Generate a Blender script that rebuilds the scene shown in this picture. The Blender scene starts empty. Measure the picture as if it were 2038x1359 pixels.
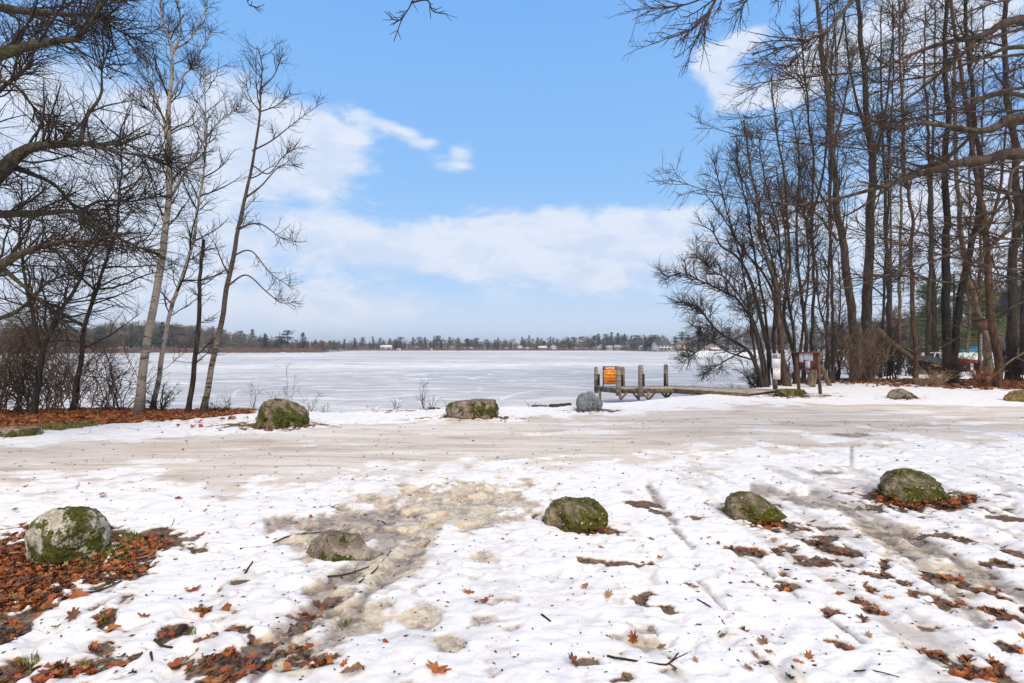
import bpy, math, random
import numpy as np
from mathutils import Vector, Matrix
R = math.radians
rng = np.random.default_rng(7)
random.seed(7)
sc = bpy.context.scene
C = sc.collection

# ------------------------------------------------------------------ camera, sky, sun, exposure
F = 1019.0; H = 1.7; HY = 690.0; CX = 1019.0     # focal length in photo pixels, eye height, horizon row
cd = bpy.data.cameras.new('camera'); cam = bpy.data.objects.new('camera', cd); C.objects.link(cam)
cd.sensor_width = 36; cd.lens = 18.0; cd.shift_y = 10.5/2038; cd.clip_start = 0.05; cd.clip_end = 6000
cam.location = (0, 0, H); cam.rotation_euler = (R(90), 0, 0)
sc.camera = cam
SUN_EL, SUN_AZ = 38, 155            # azimuth clockwise from +Y (view direction): behind the camera, right
sc.view_settings.view_transform = 'Standard'; sc.view_settings.look = 'None'
sc.view_settings.gamma = 1; sc.view_settings.use_curve_mapping = False
sc.view_settings.exposure = 0.58

def P(px, py, d):                    # photo pixel + distance along the view -> world point
    return ((px-CX)/F*d, d, H-(py-HY)/F*d)
def G(px, py, z=0.0):                # photo pixel on a level plane -> world point
    d = F*(H-z)/(py-HY); return ((px-CX)/F*d, d, z)

class NT:                            # small node-tree writer
    def __init__(s, nt): s.nt = nt; s.n = nt.nodes; s.l = nt.links
    def add(s, t, **k):
        n = s.n.new(t)
        for a, v in k.items():
            if a.startswith('i_'):
                key = a[2:]; key = int(key) if key.isdigit() else key.replace('_', ' ')
                if isinstance(v, bpy.types.NodeSocket): s.l.new(v, n.inputs[key])
                else: n.inputs[key].default_value = v
            else: setattr(n, a, v)
        return n
    def math(s, op, a, b=None, clamp=False):
        n = s.add('ShaderNodeMath', operation=op, use_clamp=clamp)
        for i, v in enumerate((a, b)):
            if v is None: continue
            if isinstance(v, (int, float)): n.inputs[i].default_value = v
            else: s.l.new(v, n.inputs[i])
        return n.outputs[0]
    def vmul(s, v, k):
        n = s.add('ShaderNodeVectorMath', operation='MULTIPLY'); s.l.new(v, n.inputs[0]); n.inputs[1].default_value = k; return n.outputs[0]
    def noise(s, vec, scale, detail=6, rough=.55, dist=0.0, col=False):
        n = s.add('ShaderNodeTexNoise'); s.l.new(vec, n.inputs['Vector'])
        n.inputs['Scale'].default_value = scale; n.inputs['Detail'].default_value = detail
        n.inputs['Roughness'].default_value = rough; n.inputs['Distortion'].default_value = dist
        return n.outputs['Color' if col else 'Fac']
    def ramp(s, fac, a, b, lo=0.0, hi=1.0, smooth=True):
        n = s.add('ShaderNodeMapRange', interpolation_type='SMOOTHSTEP' if smooth else 'LINEAR')
        s.l.new(fac, n.inputs[0])
        for i, v in zip((1, 2, 3, 4), (a, b, lo, hi)): n.inputs[i].default_value = v
        return n.outputs[0]
    def mix(s, f, a, b, mode='MIX'):
        n = s.add('ShaderNodeMix', data_type='RGBA', blend_type=mode)
        for i, v in ((0, f), (6, a), (7, b)):
            if isinstance(v, bpy.types.NodeSocket): s.l.new(v, n.inputs[i])
            elif isinstance(v, (int, float)): n.inputs[i].default_value = v
            else: n.inputs[i].default_value = (*v, 1)
        return n.outputs[2]

w = bpy.data.worlds.new('World'); sc.world = w; w.use_nodes = True; w.node_tree.nodes.clear()
t = NT(w.node_tree)
tc = t.add('ShaderNodeTexCoord'); dirv = tc.outputs['Generated']
sky = t.add('ShaderNodeTexSky', sky_type='NISHITA', sun_disc=False, sun_elevation=R(SUN_EL), sun_rotation=R(SUN_AZ),
            altitude=200, air_density=1.0, dust_density=0.6, ozone_density=1.6)
sep = t.add('ShaderNodeSeparateXYZ', i_0=dirv)
sx, sy, sz = sep.outputs
elev = t.math('MULTIPLY', t.math('ARCSINE', sz), 57.2958)
azi = t.math('MULTIPLY', t.math('ARCTAN2', sx, sy), 57.2958)
cr = t.add('ShaderNodeValToRGB', i_0=t.math('DIVIDE', elev, 45.0, clamp=True))
els = cr.color_ramp.elements
els[0].position = 0; els[0].color = (.66, .81, 1.0, 1); els[1].position = 1; els[1].color = (.155, .40, .90, 1)
for p_, c_ in ((.16, (.44, .67, .99)), (.4, (.29, .565, .98)), (.75, (.205, .47, .95))):
    e = els.new(p_); e.color = (*c_, 1)
# clouds: banks of noise gathered round directions of the sky
dv = t.vmul(dirv, (1, 1, 2.3))
n1 = t.noise(dv, 3.2, 9, .58, .25); n2 = t.noise(dv, 11.0, 8, .62, .4)
def lobe(az, el, wa, we, rot=0):
    a = t.math('SUBTRACT', azi, az); b = t.math('SUBTRACT', elev, el)
    ca, sa = math.cos(R(rot)), math.sin(R(rot))
    u = t.math('ADD', t.math('MULTIPLY', a, ca/wa), t.math('MULTIPLY', b, sa/wa))
    v = t.math('ADD', t.math('MULTIPLY', a, -sa/we), t.math('MULTIPLY', b, ca/we))
    return t.math('EXPONENT', t.math('MULTIPLY', t.math('ADD', t.math('MULTIPLY', u, u), t.math('MULTIPLY', v, v)), -1.0))
def azel(px, py):
    x, z = (px-CX)/F, (HY-py)/F
    return math.degrees(math.atan(x)), math.degrees(math.atan(z/math.hypot(1, x)))
def plobe(px, py, wx, wy, rot=0, k=1.0):
    az, el = azel(px, py); az2, _ = azel(px+wx, py); _, el2 = azel(px, py-wy)
    return t.math('MULTIPLY', lobe(az, el, abs(az2-az), abs(el2-el), rot), k)
S = None
for a in ((250, 300, 330, 150, 0, 1.25), (560, 255, 150, 95, -25, 1.1), (60, 470, 420, 190, 0, 1.0), (640, 330, 80, 60, 0, .45), (-500, 300, 500, 400, 0, .9),
          (735, 232, 46, 20, -15, .46), (800, 262, 44, 20, -20, .47), (848, 286, 24, 12, 0, .40), (920, 308, 28, 22, 0, .60), (895, 336, 52, 16, 0, .52), (690, 270, 60, 50, 0, .35), (300, 620, 500, 60, 0, .5),
          (700, 490, 200, 48, 0, 1.0), (1010, 480, 190, 52, 4, 1.05), (1200, 520, 380, 75, 0, 1.1), (1330, 440, 140, 40, 0, .7), (720, 600, 260, 45, 0, .5),
          (1470, 88, 66, 30, 16, 1.05), (1408, 120, 34, 40, 0, .85), (1440, 170, 40, 40, 0, .75), (1510, 195, 90, 26, 6, 1.0), (1590, 150, 34, 50, 0, .6), (1880, 40, 260, 150, 0, 1.15), (1900, 520, 420, 190, 0, 1.0), (2500, 300, 500, 400, 0, .9)):
    L = plobe(*a); S = L if S is None else t.math('ADD', S, L)
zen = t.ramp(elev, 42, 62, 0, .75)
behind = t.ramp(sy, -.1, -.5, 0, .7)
S = t.math('ADD', t.math('ADD', S, zen), behind)  # unseen cloud banks added overhead and behind the camera
nn = t.math('ADD', t.math('MULTIPLY', t.math('SUBTRACT', n1, .5), 1.9), t.math('MULTIPLY', t.math('SUBTRACT', n2, .5), 1.25))
cm = t.ramp(t.math('ADD', t.math('MINIMUM', S, 1.15), nn), .30, .92, 0, .92)
cshade = t.mix(t.ramp(t.math('ADD', n2, t.math('MULTIPLY', nn, .25)), .35, .66), (.66, .76, .94), (.80, .855, .975))
cloud_fill = t.math('MAXIMUM', zen, behind)
cshade = t.mix(t.math('MULTIPLY', cloud_fill, 1.0, clamp=True), cshade, (2.0, 1.62, 1.16))  # added banks made bright and warm so they light the snow neutral
below = t.ramp(elev, -2, 0)
skycol = t.mix(.06, cr.outputs[0], t.vmul(sky.outputs[0], (.1, .1, .1)))
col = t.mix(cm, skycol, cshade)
hz = t.math('MULTIPLY', t.ramp(elev, 9, 0), .45)
col = t.mix(hz, col, (.74, .83, .97))
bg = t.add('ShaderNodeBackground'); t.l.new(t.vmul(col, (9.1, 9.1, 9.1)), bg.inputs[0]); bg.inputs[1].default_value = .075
out = t.add('ShaderNodeOutputWorld'); t.l.new(bg.outputs[0], out.inputs[0])

ld = bpy.data.lights.new('sun', 'SUN'); ld.energy = 1.5; ld.angle = R(22); ld.color = (1, .925, .80)
lo = bpy.data.objects.new('sun', ld); C.objects.link(lo)
sv = Vector((math.sin(R(SUN_AZ))*math.cos(R(SUN_EL)), math.cos(R(SUN_AZ))*math.cos(R(SUN_EL)), math.sin(R(SUN_EL))))
lo.rotation_euler = sv.to_track_quat('Z', 'Y').to_euler(); lo.location = (10, -20, 20)

# ------------------------------------------------------------------ noise and mesh helpers
def _hash(ix, iy, iz, seed):
    h = (ix.astype(np.int64)*374761393 + iy.astype(np.int64)*668265263 + iz*2147483647 + seed*1274126177) & 0xffffffff
    h = ((h ^ (h >> 13))*1274126177) & 0xffffffff
    return ((h ^ (h >> 16)) & 0xffff)/65535.0
def vn(x, y, z=None, seed=0):        # value noise, 0..1
    if z is None: z = np.zeros_like(x)
    ix, iy, iz = np.floor(x).astype(np.int64), np.floor(y).astype(np.int64), np.floor(z).astype(np.int64)
    fx, fy, fz = x-ix, y-iy, z-iz
    fx, fy, fz = (f*f*f*(f*(f*6-15)+10) for f in (fx, fy, fz))
    r = 0
    for a in (0, 1):
        for b in (0, 1):
            for c in (0, 1):
                wgt = (fx if a else 1-fx)*(fy if b else 1-fy)*(fz if c else 1-fz)
                r = r + wgt*_hash(ix+a, iy+b, iz+c, seed)
    return r
def fbm(x, y, z=None, oct=4, seed=0, gain=.5):
    s = 0; a = 1; tot = 0
    for o in range(oct):
        f = 2.03**o
        s = s + a*vn(x*f+17.3*o, y*f-9.1*o, None if z is None else z*f+3.7*o, seed+o); tot += a; a *= gain
    return s/tot
def sstep(a, b, x):
    u = np.clip((x-a)/(b-a), 0, 1); return u*u*(3-2*u)

def mesh_np(name, V, faces_idx, sides, mats, midx=None, smooth=True):
    """faces_idx: flat loop index array, sides: loops per face (int or array)"""
    me = bpy.data.meshes.new(name)
    V = np.ascontiguousarray(V, dtype=np.float32).reshape(-1, 3)
    fi = np.ascontiguousarray(faces_idx, dtype=np.int32).ravel()
    if isinstance(sides, int): tot = np.full(len(fi)//sides, sides, np.int32)
    else: tot = np.asarray(sides, np.int32)
    me.vertices.add(len(V)); me.vertices.foreach_set('co', V.ravel())
    me.loops.add(len(fi)); me.loops.foreach_set('vertex_index', fi)
    me.polygons.add(len(tot)); st = np.concatenate(([0], np.cumsum(tot)[:-1])).astype(np.int32)
    me.polygons.foreach_set('loop_start', st); me.polygons.foreach_set('loop_total', tot)
    if smooth: me.polygons.foreach_set('use_smooth', np.ones(len(tot), bool))
    for m in mats if isinstance(mats, (list, tuple)) else [mats]: me.materials.append(m)
    if midx is not None: me.polygons.foreach_set('material_index', np.asarray(midx, np.int32))
    me.update(calc_edges=True)
    return me
class MB:                            # collects shapes into one mesh
    def __init__(s): s.v = []; s.f = []; s.n = []; s.m = []; s.c = 0
    def raw(s, V, Fs, m=0):
        V = np.asarray(V, float).reshape(-1, 3); s.v.append(V)
        for f in Fs: s.f.extend(int(i)+s.c for i in f); s.n.append(len(f)); s.m.append(m)
        s.c += len(V); return s
    def arr(s, V, idx, k, m=0):
        V = V.reshape(-1, 3); s.v.append(V); idx = np.asarray(idx).ravel()+s.c
        s.f.extend(idx.tolist()); nf = len(idx)//k; s.n.extend([k]*nf); s.m.extend([m]*nf); s.c += len(V); return s
    def box(s, c, size, rz=0, m=0, M=None, bev=0.0):
        a, b, h = (q/2 for q in size)
        V = np.array([(x*a, y*b, z*h) for x in (-1, 1) for y in (-1, 1) for z in (-1, 1)])
        Fs = [(0, 1, 3, 2), (4, 6, 7, 5), (0, 4, 5, 1), (2, 3, 7, 6), (0, 2, 6, 4), (1, 5, 7, 3)]
        if M is not None: V = V @ np.array(M).T
        cz, sz_ = math.cos(rz), math.sin(rz)
        V = V @ np.array([[cz, -sz_, 0], [sz_, cz, 0], [0, 0, 1]]).T + np.array(c)
        return s.raw(V, Fs, m)
    def beam(s, a, b, wd, ht, m=0):    # square timber between two points
        a, b = Vector(a), Vector(b); d = (b-a); L = d.length; d.normalize()
        up = Vector((0, 0, 1)) if abs(d.z) < .95 else Vector((0, 1, 0))
        sd = d.cross(up).normalized(); u = sd.cross(d)
        V = [tuple(p_ + sd*(i*wd/2) + u*(j*ht/2)) for p_ in (a, b) for i, j in ((-1, -1), (1, -1), (1, 1), (-1, 1))]
        return s.raw(V, [(3, 2, 1, 0), (4, 5, 6, 7), (0, 1, 5, 4), (1, 2, 6, 5), (2, 3, 7, 6), (3, 0, 4, 7)], m)
    def cyl(s, a, b, r0, r1=None, n=12, m=0, dome=0):
        r1 = r0 if r1 is None else r1
        a, b = Vector(a), Vector(b); d = (b-a).normalized()
        up = Vector((0, 0, 1)) if abs(d.z) < .9 else Vector((1, 0, 0))
        u = d.cross(up).normalized(); v = d.cross(u)
        rings = [(a, r0), (b, r1)]
        if dome: rings += [(b+d*dome*.5, r1*.8), (b+d*dome, r1*.4)]
        V = []
        for p_, r_ in rings:
            for k in range(n):
                q = 2*math.pi*k/n; V.append(tuple(p_+u*(math.cos(q)*r_)+v*(math.sin(q)*r_)))
        Fs = [(j*n+k, j*n+(k+1) % n, (j+1)*n+(k+1) % n, (j+1)*n+k) for j in range(len(rings)-1) for k in range(n)]
        Fs += [tuple(range(n))[::-1], tuple(range((len(rings)-1)*n, len(rings)*n))]
        return s.raw(V, Fs, m)
    def build(s, name, mats, parent=None, smooth=False):
        me = mesh_np(name, np.concatenate(s.v), s.f, s.n, mats, s.m, smooth)
        o = bpy.data.objects.new(name, me); C.objects.link(o)
        if parent is not None: o.parent = parent
        return o
def link(name, me, parent=None, loc=None):
    o = bpy.data.objects.new(name, me); C.objects.link(o)
    if parent is not None: o.parent = parent
    if loc is not None: o.location = loc
    return o
def tag(o, label=None, cat=None, group=None, kind=None):
    for k, v in (('label', label), ('category', cat), ('group', group), ('kind', kind)):
        if v: o[k] = v
    return o
def thing(name, label, cat, loc=(0, 0, 0), rz=0, group=None):
    o = bpy.data.objects.new(name, None); C.objects.link(o); o.location = loc; o.rotation_euler = (0, 0, rz)
    return tag(o, label, cat, group)

# ------------------------------------------------------------------ materials
MATS = {}
def newmat(name):
    m = bpy.data.materials.new(name); m.use_nodes = True; m.node_tree.nodes.clear()
    t = NT(m.node_tree); b = t.add('ShaderNodeBsdfPrincipled'); o = t.add('ShaderNodeOutputMaterial')
    t.l.new(b.outputs[0], o.inputs[0]); MATS[name] = m
    return m, t, b
def setbump(t, b, h, strength=.5, dist=.02):
    n = t.add('ShaderNodeBump', i_Height=h); n.inputs['Strength'].default_value = strength; n.inputs['Distance'].default_value = dist
    t.l.new(n.outputs[0], b.inputs['Normal'])
def geo(t): return t.add('ShaderNodeNewGeometry').outputs['Position']
def objc(t): return t.add('ShaderNodeTexCoord').outputs['Object']
def simple(name, c1, c2=None, rough=.7, scale=(8, 8, 8), bump=.3, lo=.35, hi=.65, spec=.3, dist=.01, coord='obj', metal=0):
    m, t, b = newmat(name); c2 = c2 or tuple(x*.7 for x in c1)
    v = t.vmul(objc(t) if coord == 'obj' else geo(t), scale)
    n = t.noise(v, 1, 7, .62)
    t.l.new(t.mix(t.ramp(n, lo, hi), c2, c1), b.inputs['Base Color'])
    b.inputs['Roughness'].default_value = rough; b.inputs['Specular IOR Level'].default_value = spec; b.inputs['Metallic'].default_value = metal
    if bump: setbump(t, b, n, bump, dist)
    return m
def bark(name, c1, c2, moss=None, scale=(14, 14, 3)):
    m, t, b = newmat(name); p = geo(t)
    a = t.noise(t.vmul(p, scale), 1, 8, .65, .3); c = t.noise(p, 1.3, 4, .6)
    col = t.mix(t.ramp(a, .36, .64), c2, c1)
    col = t.mix(t.ramp(c, .3, .7, 0, .45), col, tuple((x+y)*.42 for x, y in zip(c1, c2)))
    if moss: col = t.mix(t.ramp(t.noise(p, 5, 6, .6), .53, .68, 0, .7), col, moss)
    t.l.new(col, b.inputs['Base Color']); b.inputs['Roughness'].default_value = .9; b.inputs['Specular IOR Level'].default_value = .15
    setbump(t, b, a, .9, .03)
    return m
bark('bark_dark', (.075, .06, .048), (.014, .011, .009))
bark('bark_moss', (.10, .085, .06), (.02, .017, .012), (.075, .085, .02))
bark('bark_brown', (.12, .085, .06), (.024, .017, .012))
bark('bark_red', (.13, .072, .047), (.03, .016, .011))
bark('bark_black', (.035, .028, .024), (.006, .005, .005))
bark('bark_tan', (.22, .165, .11), (.06, .04, .026))
bark('bark_limb', (.135, .10, .075), (.035, .025, .018))
bark('twig_dark', (.06, .045, .036), (.022, .016, .013), None, (4, 4, 4))
bark('twig_brown', (.095, .065, .047), (.028, .019, .015), None, (4, 4, 4))
bark('twig_pale', (.26, .18, .125), (.09, .056, .038), None, (5, 5, 5))
bark('twig_russet', (.33, .13, .055), (.12, .042, .018), None, (5, 5, 5))
bark('twig_straw', (.46, .33, .19), (.2, .12, .06), None, (5, 5, 5))
def birchmat(name, base, dark, amt):
    m, t, b = newmat(name); p = geo(t)
    bands = t.noise(t.vmul(p, (5, 5, 26)), 1, 5, .65, .2); fine = t.noise(t.vmul(p, (12, 12, 60)), 1, 4, .7)
    big = t.noise(t.vmul(p, (1.2, 1.2, 1.6)), 1, 4, .6)
    col = t.mix(t.ramp(fine, .35, .6, 0, 1), tuple(x*.7 for x in base), base)
    col = t.mix(t.ramp(bands, amt, amt+.1), col, dark)
    col = t.mix(t.ramp(big, .52, .66, 0, .85), col, dark)
    z = t.add('ShaderNodeSeparateXYZ', i_0=p).outputs[2]
    foot = t.math('ADD', z, t.math('MULTIPLY', t.math('SUBTRACT', big, .5), 1.6))
    col = t.mix(t.ramp(foot, .75, .1, 0, .8), col, tuple(x*1.3 for x in dark))
    if name == 'aspen':               # bark turns dark and scaly above head height
        up_ = t.ramp(t.math('ADD', z, t.math('MULTIPLY', t.math('SUBTRACT', big, .5), 2.5)), 1.1, 2.6, 0, .9); col = t.mix(up_, col, t.mix(t.ramp(fine, .4, .62), (.022, .016, .013), (.12, .085, .065)))
    t.l.new(col, b.inputs['Base Color']); b.inputs['Roughness'].default_value = .8; b.inputs['Specular IOR Level'].default_value = .2
    setbump(t, b, bands, .6, .02); return m
birchmat('birch', (.36, .31, .265), (.040, .032, .027), .56)
birchmat('aspen', (.24, .195, .155), (.020, .016, .013), .49)

# ------------------------------------------------------------------ ground
SH = [(-400, 40), (-60, 16), (-20, 13.5), (-13, 13.3), (-9.8, 13.9), (-5.5, 13.5), (-4.3, 13.7), (-2.4, 14.3), (-.3, 14.5), (1.9, 14.9), (3.25, 15.6),
      (4.6, 16.6), (7, 18.6), (9.5, 21.1), (12.3, 23.3), (15.8, 26), (21, 29), (27, 34), (31, 60), (42, 110), (60, 190), (120, 230), (600, 300)]
SHX = np.array([a for a, b in SH]); SHY = np.array([b for a, b in SH])
FU = np.array([(q-CX)/F for q in (-2500, -300, 150, 400, 600, 640, 680, 760, 1240, 1262, 1300, 1450, 1700, 2600)])
FY = np.array([120, 140, 168, 180, 190, 193, 290, 302, 300, 262, 226, 222, 215, 170])
ICE = -.5
def base_h(x, y):
    ys = np.interp(x, SHX, SHY) + (fbm(x*.9, y*.9, seed=4)-.5)*1.1
    yf = np.interp(x/np.maximum(y, 1), FU, FY)
    h = (fbm(x*.22, y*.22, oct=3, seed=11)-.5)*.10*sstep(3, 9, y)
    h = h + .05*sstep(-4, -8, x)*sstep(10.5, 12.5, y) + sstep(10, 22, x)*sstep(18, 30, y)*.05
    down = sstep(-.35, 1.5, y-ys)
    near = h*(1-down) + (ICE-.45)*down
    up = sstep(-1.5, 3, y-yf)
    far = (ICE-.45)*(1-up) + (.1+sstep(0, 260, y-yf)*5)*up
    return np.where(y < (ys+yf)/2, near, far)
def to_px(x, y): yy = np.maximum(y, .9); return CX+F*x/yy, HY+F*H/yy
def ell(px, py, cx, cy, rx, ry, rot=0):
    a, b = px-cx, py-cy; c, s = math.cos(R(rot)), math.sin(R(rot))
    u, v = (a*c+b*s)/rx, (-a*s+b*c)/ry
    return 1-np.sqrt(u*u+v*v)
def seg(px, py, pts, wd):            # 1 on the polyline, 0 at distance wd
    best = np.full(px.shape, 1e9)
    for (x0, y0), (x1, y1) in zip(pts[:-1], pts[1:]):
        dx, dy = x1-x0, y1-y0; u = np.clip(((px-x0)*dx+(py-y0)*dy)/(dx*dx+dy*dy), 0, 1)
        best = np.minimum(best, np.hypot(px-x0-u*dx, py-y0-u*dy))
    return 1-best/wd
BARE = [ # melted-out ground: centre, radii, rotation in photo pixels on the level plane
    (105, 1112, 190, 62, 0), (300, 1082, 130, 26, 4), (255, 1125, 110, 35, -20), (40, 1165, 120, 60, 0), (10, 1262, 45, 34, -30), (212, 1245, 22, 38, 10),
    (130, 1338, 120, 18, -14), (30, 1345, 60, 20, -10), (225, 1330, 50, 12, -20), (350, 1262, 36, 12, -14), (470, 1262, 50, 12, -8), (510, 1290, 30, 14, -20), (655, 1195, 34, 12, -25), (600, 1238, 36, 12, -25), (560, 1300, 26, 8, -30), 
    (1272, 1200, 14, 6, 0),
    (1755, 968+22, 40, 14, 0), (1840, 1000, 100, 20, 0), (1500, 1034, 75, 16, 16), (1150, 1052, 78, 14, 12), (1735, 1148, 60, 9, 12), (1670, 1100, 60, 9, 18), (1650, 1075, 35, 8, 0), (1740, 1178, 26, 8, 6),
    (1572, 1172, 34, 8, 8), (1830, 1190, 40, 8, 14), (1900, 1160, 50, 10, 20), (1960, 1180, 60, 10, 18), (1985, 1225, 40, 9, 18), (2010, 1130, 40, 7, 10), (1860, 1148, 50, 10, 16), (1980, 1352, 70, 12, 14), (1865, 1310, 30, 9, 8), (1925, 1315, 18, 10, 0), (1665, 1290, 34, 8, 22), (1715, 1240, 18, 7, 0),
    (2005, 1290, 22, 8, 20), (1560, 1100, 20, 6, 0), (1795, 1165, 30, 6, 10), (1290, 1185, 14, 8, 0), (1880, 1205, 30, 7, 16), (1680, 1130, 22, 5, 10),
    (545, 848, 110, 8, 0), (940, 832, 75, 5, 0), (1180, 818, 45, 4, 0), (1795, 795, 34, 3, 0), (1590, 787, 60, 4, 0), (845, 812, 22, 3, 0), (760, 812, 14, 2, 0), (1110, 806, 45, 3, 0), (700, 818, 90, 2, 0)]
YEL = [(870, 1020, 250, 74, -4), (700, 1050, 150, 56, 0), (800, 1115, 110, 60, -30), (670, 1180, 110, 70, -35), (560, 1300, 90, 70, -40), (760, 1150, 90, 60, -30), (845, 1235, 60, 30, 0),
       (720, 1235, 100, 40, -25), (1800, 1090, 150, 40, 32), (1900, 1150, 130, 45, 30), (1000, 1000, 100, 30, 0), (890, 1290, 45, 25, 0), (1270, 1285, 55, 28, 10), (960, 1115, 36, 16, 0), (620, 1085, 80, 40, 0)]
WET = [(700, 1035, 130, 22, -3), (560, 1042, 40, 13, -8), (745, 1068, 60, 16, 0), (635, 1200, 75, 36, -28), (590, 1245, 62, 30, -25), (520, 1300, 66, 34, -30), (470, 1345, 60, 24, -30), (770, 1090, 60, 16, -20), (680, 1150, 60, 24, -30), (1700, 866, 55, 5, 0), (1640, 943, 40, 6, 4), (1590, 1000, 60, 10, 12)]
RUTS_AND_LINE = [([(770, 1075), (640, 1190), (500, 1359)], 20), ([(830, 1100), (740, 1180), (640, 1290)], 20),
        ([(1620, 985), (1720, 1040), (1790, 1090), (1880, 1170), (1960, 1250)], 20), ([(1700, 1010), (1830, 1080), (1960, 1150), (2060, 1205)], 18),
        ([(1290, 970), (1310, 1000), (1345, 1045)], 12), ([(1500, 975), (1620, 1000), (1700, 1020)], 14), ([(1340, 1060), (1380, 1095)], 8), ([(1460, 1095), (1540, 1155)], 6), ([(1640, 1230), (1720, 1290)], 6), ([(1390, 1165), (1450, 1225)], 5), ([(1695, 895), (1694, 930)], 5)]  # the last entry is a short dark line on the drive
def masks(x, y):
    px, py = to_px(x, y)
    wob = (fbm(x*5, y*5, seed=21)-.5); wob2 = (fbm(x*19, y*19, oct=3, seed=31)-.5); w3 = (fbm(x*1.6, y*1.6, seed=77)-.5)
    vis = (y > 1.2) & (y < 26)
    bare = np.full(x.shape, -1.0); yel = np.full(x.shape, -1.0); rut = np.full(x.shape, 0.0)
    for e in BARE: bare = np.maximum(bare, ell(px, py, *e)*min(1, e[3]/14+.3))
    bare = bare*1.05 + .03 + wob*1.7 + wob2*1.5
    bare = sstep(-.10, .34, bare)
    for e in YEL: yel = np.maximum(yel, ell(px, py, *e))
    yel = sstep(-.05, .75, yel + wob*1.4 + wob2*.5)
    for e in WET: rut = np.maximum(rut, sstep(-.1, .35, ell(px, py, *e)+wob*1.3+wob2*.7))
    for p_, wd in RUTS_AND_LINE: rut = np.maximum(rut, sstep(0, .8, seg(px, py, p_, wd)+wob*.9+wob2*.4))
    # the shore strip of leaves under the left trees, and the wood floor on the right
    lit = sstep(0, 3, np.interp(px, [-400, 0, 100, 300, 450, 520], [880, 861, 851, 842, 833, 824])-py+wob*7+wob2*5)*(1-sstep(.1, 1.0, y-np.interp(x, SHX, SHY)+wob*.6))*sstep(535, 490, px+wob*60)
    edge = 1430.0
    lit2 = sstep(0, 1, (758+ (px-1640)*.045) - py + wob*26 + w3*16)*sstep(1545, 1600, px+wob*40)*sstep(0, 1, py-738-wob*16)*(y > 15)
    # random small melt spots with leaves
    sp = fbm(x*2.1+40, y*4.0, oct=4, seed=51)
    rnd = sstep(.675, .72, sp+wob2*.10)*((px > 1150) & (py > 1000) | (px < 700) & (py > 1150))
    # melt troughs running with the old wheel tracks, towards the camera
    tr = fbm(x*5.2+.35*y, y*.85, oct=4, seed=141); trz = sstep(1130, 1500, px)*(py > 930)+.55*(px < 620)*(py > 1150)+.35*((px > 620) & (px < 1130))
    trough = sstep(.50, .66, tr+wob2*.12+wob*.1)*np.clip(trz, 0, 1)*(py > 930)
    rut = np.maximum(rut, trough*.42)
    dirt = sstep(.56, .70, fbm(x*6.1+9, y*9.5, oct=4, seed=171)+wob2*.12)*np.clip(trz+.25, 0, 1)*(py > 980)
    rnd = np.maximum(rnd, dirt*.8*sstep(.52, .6, tr))
    bare = np.clip(np.maximum.reduce([bare, rnd*.9, rut*sstep(.56, .72, fbm(x*3, y*3, seed=61))*.7*(px > 1560)*(py > 1040)]), 0, 1)*vis
    bare = np.maximum(bare, np.maximum(lit, lit2)*vis)
    # icy drive: long dirty streaks along x
    up_ = np.interp(px, [-400, 0, 500, 700, 1000, 1200, 1500, 2038, 2600], [905, 893, 858, 842, 832, 822, 804, 808, 812])
    lo_ = np.interp(px, [-400, 0, 500, 900, 1250, 1700, 2038, 2600], [1000, 975, 965, 950, 935, 885, 866, 860])
    road = sstep(-6, 12, py-up_+w3*22+wob*8)*sstep(-30, 40, lo_-py+w3*120+wob*60)*(1-.55*sstep(.60, .74, fbm(x*.6, y*2.4, oct=5, seed=201)))
    return bare, np.clip(yel, 0, 1)*vis, rut*vis, road*vis, px, py, wob, wob2

def axis(a, b, n, k):                # graded axis, finest at 0
    u = np.linspace(-1, 1, n); s = np.sinh(u*k)/math.sinh(k); return np.where(s < 0, -s*a, s*b)
gx = np.concatenate((-np.geomspace(1500, 34, 34)[:-1], axis(-34, 40, 1050, 2.9), np.geomspace(40, 1500, 34)[1:]))
gy = np.concatenate((np.linspace(-40, 1.6, 24)[:-1], np.geomspace(1.6, 30, 900), np.geomspace(30, 1800, 90)[1:]))
X, Y = np.meshgrid(gx, gy)
Z = base_h(X, Y)
bare, yel, rut, road, PX, PY, wob, wob2 = masks(X, Y)
nearm = sstep(26, 14, Y)*sstep(-30, -24, X)*sstep(34, 28, X)
lump = (fbm(X*3.2, Y*3.2, oct=5, seed=5)-.5); fine = (fbm(X*16, Y*16, oct=4, seed=6)-.5)
pits = sstep(.60, .85, vn(X*11+vn(X*5, Y*5, seed=8)*2, Y*11, seed=301))*sstep(.45, .6, fbm(X*1.7, Y*1.7, oct=3, seed=303))*(Y < 12)
foot = np.minimum(0, fbm(X*4.3, Y*4.3, oct=2, seed=91)-.40)
Z += nearm*((1-bare)*(.036 + lump*.036*(1-.75*road) + fine*.024*(1-.6*road) - pits*.035*(1-road) + foot*.12*(1-road)*(Y < 9)*(.45+.55*sstep(.3, 1.6, np.abs(X-.35)))) + bare*fine*.012 - rut*.022*(1-bare) - yel*.022*(1+fine*2))
GX, GY, GZ = gx, gy, Z
def ground_z(x, y):
    i = np.clip(np.searchsorted(GX, x)-1, 0, len(GX)-2); j = np.clip(np.searchsorted(GY, y)-1, 0, len(GY)-2)
    fx = (x-GX[i])/(GX[i+1]-GX[i]); fy = (y-GY[j])/(GY[j+1]-GY[j])
    return GZ[j, i]*(1-fx)*(1-fy)+GZ[j, i+1]*fx*(1-fy)+GZ[j+1, i]*(1-fx)*fy+GZ[j+1, i+1]*fx*fy
nx_, ny_ = len(gx), len(gy)
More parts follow.
